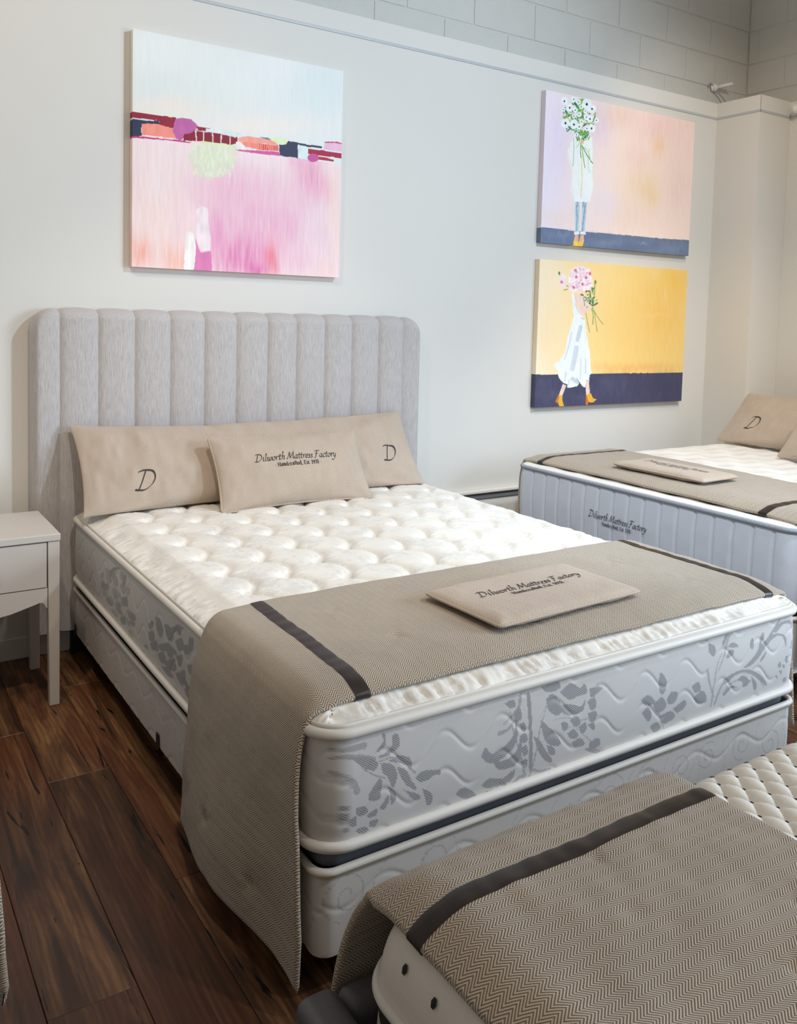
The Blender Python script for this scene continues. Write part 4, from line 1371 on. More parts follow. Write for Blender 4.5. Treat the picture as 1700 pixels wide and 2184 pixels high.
# ------------------------------------------------------------------ near bed with black tufts in a charcoal leather frame
def bed3():
    fr = BED3
    w, L, rc = 1.54, 2.03, 0.09
    t = thing('platform_bed', 'charcoal leather platform bed frame in the foreground', 'bed frame', at(fr, 0, -L / 2, 0), fr[2])
    off = (0, -L / 2, 0)
    xo, xi = 0.84, 0.778
    yf0, yf1 = -L - 0.075, -L - 0.005
    mk('foot_rail', *cbox(-xo, xo, yf0, yf1, 0.05, 0.305, 0.02, 4), M_LEATHER, t, off=off)
    for s in (-1, 1):
        mk('side_rail', *cbox(min(s * xi, s * xo), max(s * xi, s * xo), yf1 + 0.0005, 0.0, 0.05, 0.297, 0.022, 4), M_LEATHER, t, off=off)
        for y in (yf0 + 0.05, -0.08):
            mk('leg', *cbox(s * 0.79 - 0.025, s * 0.79 + 0.025, y - 0.025, y + 0.025, 0, 0.052, 0.003), M_BLACK, t, off=off, smooth=False)
    mk('platform', *cbox(-xi + 0.0005, xi - 0.0005, yf1 + 0.001, -0.0, 0.1, 0.13, 0), M_BLACKFAB, t, off=off, smooth=False)
    z0 = 0.131
    t = thing('mattress', 'ivory quilted pillow-top mattress with black tufts in the foreground', 'mattress', at(fr, 0, -L / 2, z0), fr[2])
    off = (0, -L / 2, z0)
    # offset lattice of tufts: 0.054 along the bed, rows 0.037 apart across it
    ay, ax = 0.0545, 0.0365

    def near(X, Y):
        j = np.round(X / ax)
        best = np.full(X.shape, 9.0)
        for dj in (-1, 0, 1):
            jj = j + dj
            sh = np.where(np.mod(jj, 2) == 0, 0.0, ay / 2)
            yi = np.round((Y - sh) / ay) * ay + sh
            best = np.minimum(best, (X - jj * ax) ** 2 + (Y - yi) ** 2)
        return best

    def hf(X, Y):
        p, q = Y / ay + X / (2 * ax), Y / ay - X / (2 * ax)
        a = np.abs(np.sin(PI * p)) ** 0.75
        b = np.abs(np.sin(PI * q)) ** 0.75
        return (0.013 * np.sqrt(a * b) - 0.001 * np.exp(-near(X, Y) / 0.007 ** 2)) * np.clip((Y + L - 0.14) / 0.12, 0.12, 1)

    zp, zt, e = 0.372, 0.478, 0.07
    top_panel('quilted_top', w, L, rc, zp, zt, e, hf, M_KNIT, t, off, 0.012, seed=14, dens=np.concatenate([np.linspace(-2.03, -1.93, 24), np.arange(-1.45, -0.72, 0.003)]), xdens=np.arange(-0.765, -0.2, 0.003))
    # tuft stitches
    Vs, Fs, n = [], [], 0
    for j in range(-21, 22):
        for i in range(-38, 2):
            x, y = j * ax, i * ay + (0.0 if j % 2 == 0 else ay / 2)
            qx, qy = abs(x) - (w / 2 - rc), abs(y + L / 2) - (L / 2 - rc)
            sd = (math.hypot(qx, qy) if qx > 0 and qy > 0 else max(qx, qy)) - rc
            if sd > -0.005:
                continue
            d = min(1, -sd / e)
            z = zp + (zt - zp) * math.sqrt(1 - (1 - d) ** 2) + float(hf(np.array([x]), np.array([y]))[0]) * min(1, max(0, -sd / e - 0.15)) ** 1.2
            # outward tilt on the rolled edge
            sl = (zt - zp) / e * (1 - d) / max(0.2, math.sqrt(1 - (1 - d) ** 2))
            if qx > qy:
                nx, ny = math.copysign(sl, x), 0.0
            else:
                nx, ny = 0.0, math.copysign(sl, y + L / 2)
            nn = np.array([nx, ny, 1.0])
            nn /= np.linalg.norm(nn)
            t1 = np.cross(nn, [0, 1.0, 0])
            t1 /= np.linalg.norm(t1)
            t2 = np.cross(nn, t1)
            c = np.array([x, y, z]) + nn * 0.0025
            ring = [c + 0.006 * math.cos(a) * t1 + 0.008 * math.sin(a) * t2 for a in np.arange(6) * PI / 3]
            Vs += ring + [c + nn * 0.0022]
            Fs += [(n + k, n + (k + 1) % 6, n + 6) for k in range(6)]
            n += 7
    o = mk('tuft_stitches', np.array(Vs), Fs, M_BLACKFAB, t, off=off)
    o['kind'] = 'stuff'
    cord('piping', w, L, rc, zp - 0.004, 0.0085, 0.003, M_PIPE, t, off, 0.02)
    border('black_band', w, L, rc, 0.322, zp - 0.008, 0.001, M_BLACKFAB, t, off, (0.03,) * 4, 5)

    def mesh_mask(k, S, Z):
        return ((np.abs(np.mod(S / 0.012 + Z / 0.012, 1) - 0.5) < 0.28) & (np.abs(np.mod(S / 0.012 - Z / 0.012, 1) - 0.5) < 0.28)).astype(float)

    border('mesh_border', w, L, rc, z0 + 0.012, 0.3215, 0.004, M_SIDE, t, off, (0.06, 0.02, 0.003, 0.02), 60, mask=mesh_mask)
    cord('piping', w, L, rc, z0 + 0.01, 0.0085, 0.003, M_PIPE, t, off, 0.03)
    slab('base_cloth', w, L, rc, z0 + 0.002, M_DARKFAB, t, off, True)

    hw = 0.752
    pr = [(-0.865, 0.14), (-0.862, 0.2), (-0.858, 0.3), (-0.84, 0.38), (-0.8, 0.45), (-0.765, 0.487), (-0.69, 0.502), (-0.45, 0.503), (0, 0.503), (0.45, 0.503), (0.69, 0.502), (0.765, 0.484), (0.8, 0.44), (0.84, 0.38), (0.855, 0.3), (0.86, 0.2)]
    R = Runner(pr, -1.365, -1.998, h=0.014, droop=(0.03, 0.085), yflare=(0.0, -0.05), seed=101, wr=0.0026,
               dimples=[(-0.3, -1.62, .006), (-0.62, -1.68, .004), (-0.1, -1.85, .006), (-0.38, -1.5, .005), (0.1, -1.6, .006)])
    off = (0, -1.68, 0.49)
    t = thing('bed_runner', 'tan herringbone bed runner with one brown ribbon in view, on the black-tufted foreground bed', 'bed runner', at(fr, *off), fr[2], group='herringbone bed runners')
    R.build(t, off, M_HERR, 0.008, 0.008)
    R.ribbon(-0.655, t, off)
    R.ribbon(0.655, t, off)


bed3()


# ------------------------------------------------------------------ bed beyond the left edge, only a corner of its runner in view
def bed4():
    fr = BED4
    w, L = 1.53, 2.055
    bed_frame(fr, 'low black steel bed frame at the far left edge')
    foundation(fr, 'box_spring', 'white box spring of the bed at the far left edge', w, L, 0.108, 0.287, (0.1,) * 4, False)
    t = thing('mattress', 'white mattress of the bed at the far left edge', 'mattress', at(fr, 0, -L / 2, 0.325))
    off = (0, -L / 2, 0.325)
    top_panel('quilted_top', w, L, 0.065, 0.566, 0.592, 0.085, lambda X, Y: scallop(X, Y), M_TOP, t, off, 0.03)
    cord('piping', w, L, 0.065, 0.556, 0.0115, 0.004, M_PIPE, t, off, 0.04)
    border('border', w, L, 0.065, 0.335, 0.552, 0.008, M_SIDE, t, off, (0.1,) * 4, 8)
    cord('piping', w, L, 0.065, 0.331, 0.0115, 0.005, M_PIPE, t, off, 0.04)
    slab('base_cloth', w, L, 0.065, 0.328, M_DARKFAB, t, off, True)
    R = Runner(profile(0.766, 0.6195, 0.27, 0.265, 0.13, 0.03, 0.03), -1.48, -2.06, droop=(0.026, 0.1), yflare=(0.04, -0.04), seed=121, rround=0.05)
    off = (0, -1.75, 0.61)
    t = thing('bed_runner', 'herringbone bed runner corner hanging at the left edge of the picture', 'bed runner', at(fr, *off), group='herringbone bed runners')
    R.build(t, off, M_HERR, 0.012, 0.012)


bed4()


# ------------------------------------------------------------------ paintings: pigment painted into the canvas mesh
class Canvas:
    def __init__(self, corners, nx, ny):
        """corners: TL,TR,BR,BL of the sketch sheet the shapes are drawn on"""
        self.nx, self.ny = nx, ny
        u, v = np.meshgrid(np.linspace(0, 1, nx), np.linspace(0, 1, ny), indexing='ij')   # v downwards
        src = [(0, 0), (1, 0), (1, 1), (0, 1)]
        A, b = [], []
        for (x, y), (X, Y) in zip(src, corners):
            A += [[x, y, 1, 0, 0, 0, -x * X, -y * X], [0, 0, 0, x, y, 1, -x * Y, -y * Y]]
            b += [X, Y]
        h = np.append(np.linalg.solve(np.array(A, float), np.array(b, float)), 1)
        d = h[6] * u + h[7] * v + 1
        self.X = (h[0] * u + h[1] * v + h[2]) / d
        self.Y = (h[3] * u + h[4] * v + h[5]) / d
        self.u, self.v = u, v
        self.C = np.ones((nx, ny, 3))

    def lay(self, a, c):
        a = np.clip(a, 0, 1)[..., None]
        self.C = self.C * (1 - a) + np.array(c, float) / 255 * a

    def poly(self, pts, c, alpha=1.0, wob=6.0, seed=0, var=0.04):
        X = self.X + wob * noise2(self.X, self.Y, 34, seed + 1)
        Y = self.Y + wob * 0.6 * noise2(self.X, self.Y, 30, seed + 2)
        a = inpoly(X, Y, pts).astype(float)
        f = 1 + var * noise2(self.X * 3, self.Y, 60, seed + 5)
        cc = np.clip(np.array(c, float)[None, None] * f[..., None], 0, 255) / 255
        a = (a * alpha)[..., None]
        self.C = self.C * (1 - a) + cc * a

    def blob(self, x, y, rx, ry, c, alpha=0.7, hard=2.0, streak=0.25, seed=0):
        X = self.X + 20 * noise2(self.X, self.Y * 0.3, 40, seed + 3)
        Y = self.Y + 20 * noise1(self.X, 22, seed + 4)
        r = ((X - x) / rx) ** 2 + ((Y - y) / ry) ** 2
        a = np.exp(-r ** (hard / 2)) * alpha * (1 + streak * noise2(self.X * 4, self.Y * 0.4, 40, seed + 7))
        self.lay(a, c)

    def dab(self, x, y, rx, ry, c, alpha=1.0, rot=0.0):
        co, si = math.cos(rot), math.sin(rot)
        dx, dy = self.X - x, self.Y - y
        r = ((dx * co + dy * si) / rx) ** 2 + ((-dx * si + dy * co) / ry) ** 2
        self.lay((r < 1) * alpha, c)

    def line(self, pts, w, c, alpha=1.0, smooth=True):
        P = cat(pts, 14) if smooth else np.array(pts)
        m = np.zeros(self.X.shape, bool)
        for a, b in zip(P[:-1], P[1:]):
            d = b - a
            t = np.clip(((self.X - a[0]) * d[0] + (self.Y - a[1]) * d[1]) / (d @ d + 1e-9), 0, 1)
            m |= (self.X - a[0] - t * d[0]) ** 2 + (self.Y - a[1] - t * d[1]) ** 2 < (w / 2) ** 2
        self.lay(m * alpha, c)

    def build(self, name, label, x0, x1, z0, z1, depth=0.036):
        cx = (x0 + x1) / 2
        t = thing(name, label, 'painting', (cx, 0.0, z0))
        off = (cx, 0.0, z0)
        nx, ny = self.nx, self.ny
        col = lin(np.clip(self.C, 0, 1) * 255)
        V = np.stack([x0 + self.u * (x1 - x0), np.full_like(self.u, -depth), z1 + self.v * (z0 - z1)], -1).reshape(-1, 3)
        F = gridf(nx, ny)
        idx = np.arange(nx * ny).reshape(nx, ny)
        ringi = np.concatenate([idx[:-1, 0], idx[-1, :-1], idx[1:, -1][::-1], idx[0, 1:][::-1]])
        n0, k = len(V), len(ringi)
        # painted edges wrap back to the wall (own vertices for a crisp arris)
        Ra = V[ringi].copy()
        Rb = Ra.copy()
        Rb[:, 1] = -0.002
        V = np.concatenate([V, Ra, Rb])
        C = np.concatenate([col.reshape(-1, 3), col.reshape(-1, 3)[ringi], col.reshape(-1, 3)[ringi]])
        a = np.arange(k)
        b = (a + 1) % k
        F2 = np.stack([n0 + a, n0 + k + a, n0 + k + b, n0 + b], 1)
        mk('canvas', V, np.concatenate([F[:, ::-1], F2]), M_CANVAS, t, col=C, off=off, smooth=False)
        s = 0.03
        Vb, Fb = join(cbox(x0 + 0.002, x1 - 0.002, -depth + 0.004, -0.0005, z0 + 0.002, z0 + s, 0.001), cbox(x0 + 0.002, x1 - 0.002, -depth + 0.004, -0.0005, z1 - s, z1 - 0.002, 0.001),
                      cbox(x0 + 0.002, x0 + s, -depth + 0.004, -0.0005, z0 + s, z1 - s, 0.001), cbox(x1 - s, x1 - 0.002, -depth + 0.004, -0.0005, z0 + s, z1 - s, 0.001))
        mk('stretcher_frame', Vb, Fb, M_NIGHT, t, off=off, smooth=False)


def paint_abstract():
    c = Canvas([(140, 100), (1550, 372), (1523, 1757), (130, 1703)], 400, 400)
    hz = 690 + (c.X - 130) * 0.16
    # sky
    c.lay(np.ones(c.X.shape), (228, 235, 240))
    for k, (x, y, rx, ry, col, al) in enumerate([(300, 250, 260, 160, (236, 243, 250), .8), (900, 420, 240, 160, (232, 240, 247), .6), (1150, 330, 150, 120, (240, 240, 250), .7), (1400, 500, 220, 200, (216, 231, 238), .7),
                                                (420, 620, 330, 70, (248, 233, 228), .8), (1000, 740, 420, 70, (248, 236, 234), .8), (300, 480, 240, 100, (220, 232, 238), .5), (700, 560, 200, 120, (226, 235, 239), .6)]):
        c.blob(x, y, rx, ry, col, al, seed=k)
    st = 0.5 + 0.5 * noise2(c.X * 6, c.Y * 0.35, 50, 77)
    c.lay(st * 0.2 * (c.Y < hz), (244, 248, 252))
    # lower field
    c.lay(1 / (1 + np.exp(-(c.Y - hz - 90) / 4)), (246, 228, 234))
    for k, (x, y, rx, ry, col, al) in enumerate([
            (300, 950, 200, 150, (246, 232, 242), .9), (950, 960, 260, 80, (247, 236, 244), .9), (250, 1250, 220, 260, (247, 222, 226), .8), (800, 1180, 260, 170, (240, 192, 218), .8),
            (1000, 1400, 320, 280, (238, 182, 214), .8), (850, 1640, 200, 150, (226, 134, 188), .8), (700, 1480, 70, 160, (232, 160, 205), .7), (1330, 1100, 90, 150, (232, 140, 186), .75), (1250, 1000, 70, 60, (238, 180, 212), .6),
            (1430, 1180, 60, 90, (240, 160, 190), .6), (1400, 1450, 130, 260, (240, 214, 230), .8), (1450, 1690, 100, 80, (248, 216, 222), .8), (1500, 1300, 50, 300, (250, 222, 214), .6), (180, 1620, 90, 110, (244, 176, 166), .85),
            (420, 1640, 90, 120, (246, 190, 178), .8), (330, 1400, 130, 150, (248, 224, 226), .8), (1075, 1640, 45, 110, (238, 130, 150), .8), (1180, 1400, 90, 150, (236, 176, 212), .5), (450, 1450, 45, 120, (244, 216, 228), .9),
            (300, 1150, 60, 130, (248, 236, 244), .7), (1100, 1230, 160, 90, (243, 205, 225), .6), (620, 1200, 90, 90, (243, 208, 226), .6), (1250, 1650, 90, 100, (238, 196, 220), .7), (980, 1710, 60, 40, (222, 110, 180), .7)]):
        ok = c.C.copy()
        c.blob(x, y, rx, ry, col, al, seed=30 + k, streak=0.4)
        m = (c.Y > hz + 85)[..., None]
        c.C = np.where(m, c.C, ok)
    st = noise2(c.X * 7, c.Y * 0.4, 45, 99)
    c.C = np.where((c.Y > hz + 85)[..., None], np.clip(c.C * (1 + 0.02 * st[..., None]), 0, 1), c.C)
    c.poly([(530, 880), (820, 890), (828, 1040), (760, 1080), (650, 1120), (560, 1090), (535, 1010)], (222, 236, 208), 0.6, 26, 3)
    c.blob(675, 980, 130, 90, (222, 236, 208), 0.6, 4.0, 0.2, 3)
    rg = np.random.default_rng(5)
    for _ in range(60):
        x, y = rg.uniform(545, 810), rg.uniform(890, 1080)
        c.dab(x, y, 7, 18, (238, 244, 230), 0.55, rg.uniform(-.2, .2))
    red, navy, sal = (150, 36, 58), (52, 56, 88), (246, 152, 140)
    P = lambda pts, col, s=0, al=1.0: c.poly(pts, col, al, 4, s)
    P([(115, 655), (430, 697), (425, 770), (310, 748), (320, 722), (200, 708), (115, 702)], red, 1)
    P([(115, 703), (200, 712), (318, 722), (310, 744), (197, 745), (197, 822), (115, 828)], navy, 2)
    P([(120, 698), (230, 708), (300, 716), (220, 718), (125, 708)], (214, 230, 236), 3)
    P([(197, 740), (290, 738), (415, 770), (428, 838), (330, 827), (200, 815)], sal, 4)
    P([(115, 820), (300, 834), (480, 850), (560, 868), (380, 850), (115, 834)], (204, 60, 130), 5)
    P([(560, 752), (660, 765), (630, 787), (575, 775)], red, 6)
    P([(630, 765), (800, 782), (1010, 822), (960, 832), (840, 820), (700, 797), (630, 786)], (224, 240, 246), 7)
    P([(478, 806), (550, 774), (640, 785), (760, 805), (844, 822), (838, 862), (800, 872), (700, 862), (570, 852), (476, 848)], (140, 30, 48), 8)
    P([(430, 705), (455, 696), (530, 705), (577, 752), (560, 772), (525, 800), (482, 806), (472, 846), (430, 840), (411, 790), (415, 740)], (196, 104, 174), 9)
    for a, b in (((560, 782), (568, 852)), ((614, 790), (616, 856)), ((675, 798), (678, 860)), ((734, 812), (732, 866)), ((793, 824), (792, 870))):
        c.line([a, b], 8, (238, 216, 226), smooth=False)
    c.line([(560, 782), (700, 795), (830, 822)], 6, (238, 216, 226))
    P([(845, 826), (900, 815), (990, 825), (1080, 840), (1122, 872), (985, 863), (850, 850)], (250, 166, 152), 10)
    P([(850, 850), (985, 865), (1116, 876), (1122, 912), (985, 906), (900, 890), (860, 872)], (246, 146, 134), 11)
    for x in range(990, 1118, 13):
        c.line([(x, 864 + (x - 985) * .1), (x, 905 + (x - 985) * .05)], 5, (212, 44, 64), smooth=False)
    P([(832, 855), (860, 850), (900, 886), (985, 905), (980, 916), (890, 906), (835, 890)], (240, 240, 244), 12)
    P([(825, 904), (980, 910), (1122, 918), (1128, 944), (1000, 936), (850, 914)], (216, 94, 164), 13)
    P([(600, 850), (830, 878), (830, 896), (600, 870)], (224, 240, 196), 14)
    P([(1065, 820), (1172, 830), (1172, 866), (1140, 862), (1070, 842)], (218, 240, 190), 15)
    P([(990, 820), (1040, 822), (1070, 840), (1030, 836)], (110, 130, 160), 16)
    P([(1120, 870), (1170, 868), (1182, 844), (1280, 860), (1320, 870), (1412, 876), (1410, 890), (1310, 882), (1250, 872), (1246, 960), (1130, 942)], navy, 17)
    P([(1248, 868), (1312, 882), (1314, 967), (1248, 958)], (222, 238, 246), 18)
    P([(1430, 847), (1550, 855), (1550, 914), (1420, 897)], (236, 190, 220), 19)
    c.line([(1430, 850), (1500, 850), (1545, 858)], 8, (200, 50, 110))
    P([(1315, 893), (1550, 924), (1550, 958), (1420, 942), (1315, 930)], (168, 32, 68), 20)
    P([(1385, 945), (1492, 965), (1490, 979), (1385, 966)], (176, 40, 70), 21)
    c.dab(1350, 955, 38, 28, (200, 86, 156), 1, 0)
    P([(490, 1480), (520, 1455), (550, 1475), (562, 1600), (548, 1730), (483, 1730)], (246, 242, 248), 22)
    P([(560, 1505), (578, 1570), (600, 1603), (665, 1590), (672, 1740), (546, 1740), (562, 1610)], (222, 124, 186), 23, .9)
    P([(565, 1310), (600, 1285), (640, 1300), (646, 1380), (664, 1500), (660, 1587), (600, 1594), (570, 1520), (560, 1400)], (244, 230, 242), 24)
    c.C = np.clip(c.C * np.array([1.015, 0.995, 0.955]), 0, 1)
    c.build('abstract_painting', 'square abstract canvas in pinks with pale blue sky above the headboard', -0.5344, 0.3928, 1.5217, 2.4426)


def paint_anemones():
    c = Canvas([(272, 82), (1618, 397), (1553, 1605), (212, 1468)], 420, 290)
    t = np.clip((c.X - 250) / 700, 0, 1)[..., None]
    c.C = np.array((244, 230, 238)) / 255. * (1 - t) + np.array((252, 226, 212)) / 255. * t
    for k, (x, y, rx, ry, col, al) in enumerate([(300, 700, 90, 400, (240, 226, 240), .7), (400, 500, 90, 300, (234, 214, 238), .5), (760, 400, 110, 200, (228, 204, 226), .6), (950, 330, 140, 120, (244, 208, 190), .7), (1300, 450, 260, 200, (240, 198, 190), .6),
                                                (1300, 620, 50, 90, (244, 196, 140), .6), (1150, 950, 200, 200, (242, 212, 180), .7), (1220, 1050, 70, 120, (242, 204, 140), .5), (1000, 1250, 240, 150, (244, 214, 196), .7), (800, 1150, 110, 200, (240, 224, 228), .8),
                                                (400, 1250, 180, 80, (248, 224, 214), .7), (1450, 900, 120, 300, (240, 206, 196), .6), (1100, 700, 160, 120, (242, 206, 194), .5)]):
        c.blob(x, y, rx, ry, col, al, seed=200 + k, streak=0.4)
    c.poly([(150, 1325), (330, 1340), (510, 1365), (620, 1375), (800, 1390), (1000, 1412), (1300, 1442), (1640, 1468), (1640, 1700), (150, 1600)], (112, 126, 152), 1, 3, 4)
    for k, (x, y, rx, ry, col) in enumerate([(400, 1400, 130, 30, (132, 146, 170)), (820, 1480, 120, 30, (136, 148, 172)), (1150, 1482, 30, 12, (176, 186, 205)), (1400, 1540, 160, 40, (128, 144, 170)), (1000, 1530, 200, 40, (98, 112, 140)), (700, 1430, 160, 30, (104, 118, 144))]):
        m = c.C.copy()
        c.blob(x, y, rx, ry, col, .6, seed=230 + k)
    # figure
    c.poly([(525, 1100), (570, 1105), (562, 1378), (526, 1376)], (190, 214, 222), 1, 2, 5)
    c.poly([(590, 1105), (637, 1105), (612, 1384), (580, 1382)], (184, 210, 220), 1, 2, 6)
    for pts in ([(540, 1130), (545, 1250), (540, 1360)], [(620, 1120), (605, 1250), (592, 1370)], [(548, 1105), (552, 1140)], [(605, 1108), (600, 1150)]):
        c.line(pts, 8, (110, 140, 165), .8)
    for a, b in ((520, 565), (572, 622)):
        c.poly([(a, 1374), (b, 1376), (b, 1400), (a, 1398)], (238, 242, 244), 1, 3, 7)
    c.poly([(527, 1400), (556, 1402), (558, 1465), (514, 1465)], (236, 184, 148), 1, 1, 8)
    c.poly([(578, 1402), (608, 1404), (606, 1462), (562, 1465)], (236, 184, 148), 1, 1, 9)
    c.poly([(512, 1458), (556, 1466), (552, 1504), (508, 1502)], (250, 206, 90), 1, 1, 10)
    c.poly([(560, 1466), (606, 1460), (594, 1510), (552, 1506)], (250, 206, 90), 1, 1, 11)
    c.poly([(520, 500), (560, 480), (690, 520), (697, 640), (692, 800), (690, 1000), (660, 1108), (520, 1100), (490, 1000), (506, 820), (460, 690), (453, 650), (490, 570)], (246, 247, 243), 1, 3, 12, .01)
    for pts, w, col in (([(518, 520), (520, 640), (512, 780)], 7, (176, 196, 196)), ([(588, 700), (592, 900), (580, 1060)], 8, (236, 218, 150)), ([(470, 600), (460, 660), (505, 780)], 6, (238, 226, 176)),
                        ([(660, 620), (650, 760), (662, 840)], 6, (200, 220, 206)), ([(690, 560), (694, 700), (690, 900)], 5, (234, 228, 210)), ([(500, 960), (520, 1090)], 5, (226, 222, 214)), ([(545, 560), (560, 760), (560, 960)], 5, (230, 234, 236))):
        c.line(pts, w, col, .9)
    rg = np.random.default_rng(9)
    greens = [(96, 168, 84), (44, 112, 78), (168, 206, 78), (60, 140, 96), (140, 190, 90)]
    for _ in range(150):
        a, r = rg.uniform(0, 2 * PI), rg.uniform(0, 1) ** .6
        x, y = 570 + 145 * r * math.cos(a), 330 + 165 * r * math.sin(a)
        c.dab(x, y, rg.uniform(5, 10), rg.uniform(14, 30), greens[rg.integers(5)], .9, rg.uniform(-1.2, 1.2))
    for _ in range(40):
        x, y = rg.uniform(535, 660), rg.uniform(440, 540)
        c.dab(x, y, 6, rg.uniform(12, 24), greens[rg.integers(5)], .9, rg.uniform(-1.2, 1.2))
    for (x, y, r) in ((437, 188, 32), (485, 248, 34), (522, 172, 24), (565, 197, 20), (640, 218, 44), (687, 262, 36), (535, 270, 22), (590, 242, 18), (628, 282, 20), (570, 310, 22), (522, 325, 18), (635, 335, 24), (668, 352, 30), (726, 365, 20),
                      (445, 388, 40), (522, 400, 38), (590, 375, 20), (570, 420, 26), (560, 452, 14), (640, 438, 22), (682, 438, 34), (545, 492, 18), (428, 265, 18)):
        for q in range(5):
            an = q * 2 * PI / 5 + x
            c.dab(x + r * .45 * math.cos(an), y + r * .5 * math.sin(an), r * .62, r * .66, (250, 251, 249) if q % 2 else (240, 246, 244), 1)
        c.dab(x, y, max(5, r * .22), max(6, r * .3), (40, 42, 58), 1)
    for pts, w, col in (([(592, 590), (640, 680), (690, 755)], 8, (96, 150, 90)), ([(590, 590), (605, 700), (620, 795)], 8, (150, 184, 84)), ([(585, 560), (580, 640), (584, 700)], 8, (110, 160, 90)), ([(596, 600), (650, 650), (672, 740)], 6, (170, 200, 110)), ([(580, 540), (560, 590), (540, 606)], 6, (190, 210, 110))):
        c.line(pts, w, col)
    c.dab(597, 560, 16, 18, (244, 190, 160))
    c.build('figure_painting', 'canvas of a white-coated figure with white anemones on a blush ground, upper right', 1.5942, 2.776, 1.7634, 2.5567)


def paint_peonies():
    c = Canvas([(240, 92), (1578, 205), (1500, 1385), (172, 1440)], 420, 290)
    t = np.clip((c.X - 200) / 750, 0, 1)[..., None] ** .8
    c.C = np.array((254, 238, 208)) / 255. * (1 - t) + np.array((248, 212, 134)) / 255. * t
    for k, (x, y, rx, ry, col, al) in enumerate([(320, 300, 130, 250, (254, 232, 200), .7), (300, 800, 120, 250, (252, 222, 176), .6), (850, 300, 200, 200, (250, 218, 150), .6), (1300, 600, 250, 350, (244, 196, 104), .7), (1450, 300, 130, 200, (246, 198, 96), .7),
                                                (800, 900, 120, 200, (246, 216, 140), .8), (1100, 1080, 400, 40, (244, 188, 110), .7), (1000, 700, 200, 200, (247, 208, 134), .5), (1370, 430, 25, 60, (250, 216, 160), .6), (1290, 240, 40, 50, (250, 214, 150), .6), (1290, 600, 80, 14, (250, 214, 150), .5)]):
        c.blob(x, y, rx, ry, col, al, seed=300 + k, streak=0.4)
    c.poly([(100, 1141), (390, 1140), (1000, 1133), (1640, 1128), (1640, 1500), (100, 1500)], (74, 74, 100), 1, 2, 4, .06)
    for k, (x, y, rx, ry) in enumerate([(300, 1320, 110, 60), (850, 1240, 60, 80), (1000, 1230, 40, 80), (250, 1200, 60, 40), (600, 1350, 60, 30)]):
        c.blob(x, y, rx, ry, (92, 92, 118), .5, seed=330 + k)
    c.blob(1350, 1250, 120, 90, (66, 66, 92), .6, seed=340)
    skin = (240, 212, 196)
    c.poly([(432, 1225), (462, 1240), (425, 1332), (396, 1322)], skin, 1, 2, 5)
    c.poly([(638, 1195), (668, 1200), (674, 1325), (640, 1325)], skin, 1, 2, 6)
    c.poly([(392, 1320), (426, 1330), (425, 1380), (440, 1426), (395, 1426), (383, 1380)], (234, 180, 62), 1, 1, 7)
    c.poly([(388, 1325), (358, 1390), (380, 1397), (398, 1345)], (206, 118, 60), 1, 1, 8)
    c.poly([(640, 1325), (684, 1313), (702, 1355), (735, 1368), (702, 1396), (664, 1392)], (234, 180, 62), 1, 1, 9)
    c.poly([(637, 1330), (660, 1375), (656, 1416), (636, 1416)], (206, 110, 56), 1, 1, 10)
    c.poly([(545, 405), (640, 425), (682, 470), (692, 540), (640, 592), (612, 612), (580, 520), (550, 470)], skin, 1, 3, 11)
    c.poly([(522, 400), (545, 405), (560, 490), (585, 560), (600, 600), (636, 630), (650, 760), (680, 950), (693, 1130), (670, 1150), (673, 1203), (640, 1192), (633, 1257), (610, 1250), (546, 1160), (578, 1222), (560, 1250), (474, 1262), (478, 1230), (430, 1215),
            (400, 1172), (385, 1100), (343, 1060), (400, 1020), (450, 950), (490, 780), (518, 680), (540, 600), (530, 500)], (238, 242, 245), 1, 4, 12, .015)
    for pts, w, al in (([(600, 710), (585, 770), (570, 830)], 34, .6), ([(560, 900), (540, 1000), (520, 1090)], 44, .5), ([(520, 760), (490, 880), (450, 1000)], 14, .4), ([(640, 1000), (640, 1130)], 10, .6), ([(555, 500), (590, 590)], 8, .6),
                       ([(520, 1180), (560, 1210)], 36, .6), ([(610, 630), (630, 640)], 14, .6), ([(460, 1120), (450, 1200)], 12, .5), ([(600, 1000), (590, 1180)], 10, .4), ([(480, 1240), (490, 1190)], 10, .5)):
        c.line(pts, w, (176, 194, 208), al)
    rg = np.random.default_rng(12)
    for pts, w in (([(720, 560), (760, 630), (805, 690)], 6), ([(712, 520), (715, 640), (710, 690)], 6), ([(725, 580), (740, 680), (750, 755)], 5), ([(650, 590), (665, 680), (682, 760)], 5), ([(735, 300), (730, 400), (715, 520)], 7), ([(480, 335), (500, 350)], 6), ([(412, 215), (425, 260)], 6), ([(630, 440), (640, 520)], 6)):
        c.line(pts, w, (98, 150, 90))
    for _ in range(34):
        x, y = 690 + rg.normal(0, 32), 450 + rg.normal(0, 50)
        c.dab(x, y, rg.uniform(5, 8), rg.uniform(12, 24), [(90, 150, 100), (52, 96, 84), (140, 186, 130)][rg.integers(3)], .9, rg.uniform(-1.3, 1.3))
    c.dab(740, 305, 10, 20, (100, 160, 80))
    c.dab(413, 222, 8, 16, (90, 130, 90))
    c.dab(470, 372, 22, 5, (120, 160, 100), .9, -.3)
    for (x, y, rx, ry) in ((605, 270, 108, 112), (560, 350, 62, 46), (445, 290, 32, 62), (650, 320, 66, 60)):
        c.poly([(x + rx * (1 + .08 * math.sin(5 * a)) * math.cos(a), y + ry * (1 + .08 * math.sin(7 * a)) * math.sin(a)) for a in np.linspace(0, 2 * PI, 40)[:-1]], (248, 228, 234), 1, 6, int(x))
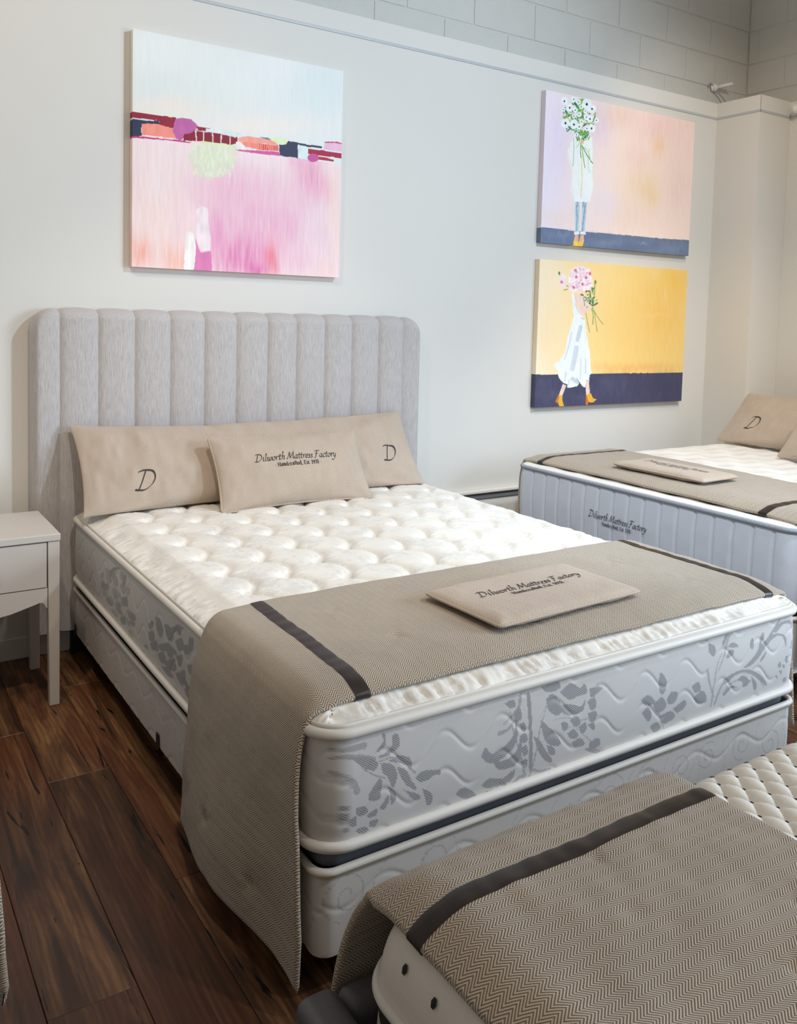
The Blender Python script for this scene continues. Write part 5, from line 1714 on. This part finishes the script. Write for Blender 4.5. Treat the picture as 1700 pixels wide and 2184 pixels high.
    for _ in range(150):
        a, r = rg.uniform(0, 2 * PI), rg.uniform(0, 1) ** .5
        x, y = 600 + 100 * r * math.cos(a), 280 + 105 * r * math.sin(a)
        c.dab(x, y, rg.uniform(6, 12), rg.uniform(10, 20), [(252, 240, 244), (240, 200, 214), (246, 220, 228), (230, 176, 198), (253, 247, 248)][rg.integers(5)], .8, rg.uniform(-1.5, 1.5))
    for (x, y) in ((560, 195), (565, 255), (655, 262), (620, 320), (432, 300), (540, 350), (690, 225)):
        c.dab(x, y, 9, 15, (212, 104, 130), .8, .4)
        c.dab(x + 8, y + 8, 6, 9, (190, 80, 90), .7)
    c.build('figure_painting', 'canvas of a walking figure in a white dress with pink peonies on yellow, lower right', 1.5942, 2.776, 0.8826, 1.6761)


paint_abstract()
paint_anemones()
paint_peonies()


# ------------------------------------------------------------------ small fixtures by the corner
def fixtures():
    b = np.array([3.072, YB, 2.83])
    t = thing('conduit_stub', 'white conduit stub with a loose wire sticking out of the block wall', 'pipe', tuple(b))
    d = np.array([0.105, -0.085, 0.033])
    V, F = tube([b, b + d * 0.12, b + d * 0.13, b + d * 0.22, b + d * 0.23, b + d * 0.3], [0.02, 0.02, 0.026, 0.026, 0.017, 0.017], ns=10)
    mk('connector', V, F, M_WHITE, t, off=b)
    V, F = tube([b + d * 0.3, b + d * 0.31, b + d * 0.98, b + d], [0.005, 0.0105, 0.0105, 0.008], ns=12)
    mk('tube', V, F, M_WHITE, t, off=b)
    V, F = tube(cat([b + (0.012, -0.012, -0.01), b + (0.05, -0.03, -0.03), b + (0.09, -0.04, -0.065), b + (0.125, -0.05, -0.1)], 6), 0.0045, ns=7)
    mk('wire', V, F, M_CORD, t, off=b)
    ring = cat([b + (-0.03, -0.004, 0.002), b + (-0.02, -0.012, 0.028), b + (0.004, -0.012, 0.02)], 6)
    V, F = tube(ring, 0.004, ns=7)
    mk('strap', V, F, M_CORD, t, off=b)
    # round white sensor ball on the right wall
    c = np.array([XR, -0.375, 2.655])
    t = thing('wall_sensor', 'small round white sensor ball on the right wall under the block', 'sensor', tuple(c))
    V, F = tube([c + (-0.0045, 0, 0), c + (-0.012, 0, 0), c + (-0.0125, 0, 0), c + (-0.02, 0, 0)], [0.03, 0.03, 0.016, 0.014], ns=18)
    mk('base', V, F, M_WHITE, t, off=c)
    a = np.linspace(0.02, PI - 0.02, 14)
    V, F = tube([c + (-0.045 + 0.028 * math.cos(x), 0, 0) for x in a], 0.028 * np.sin(a), ns=20)
    mk('ball', V, F, M_WHITE, t, off=c)


fixtures()
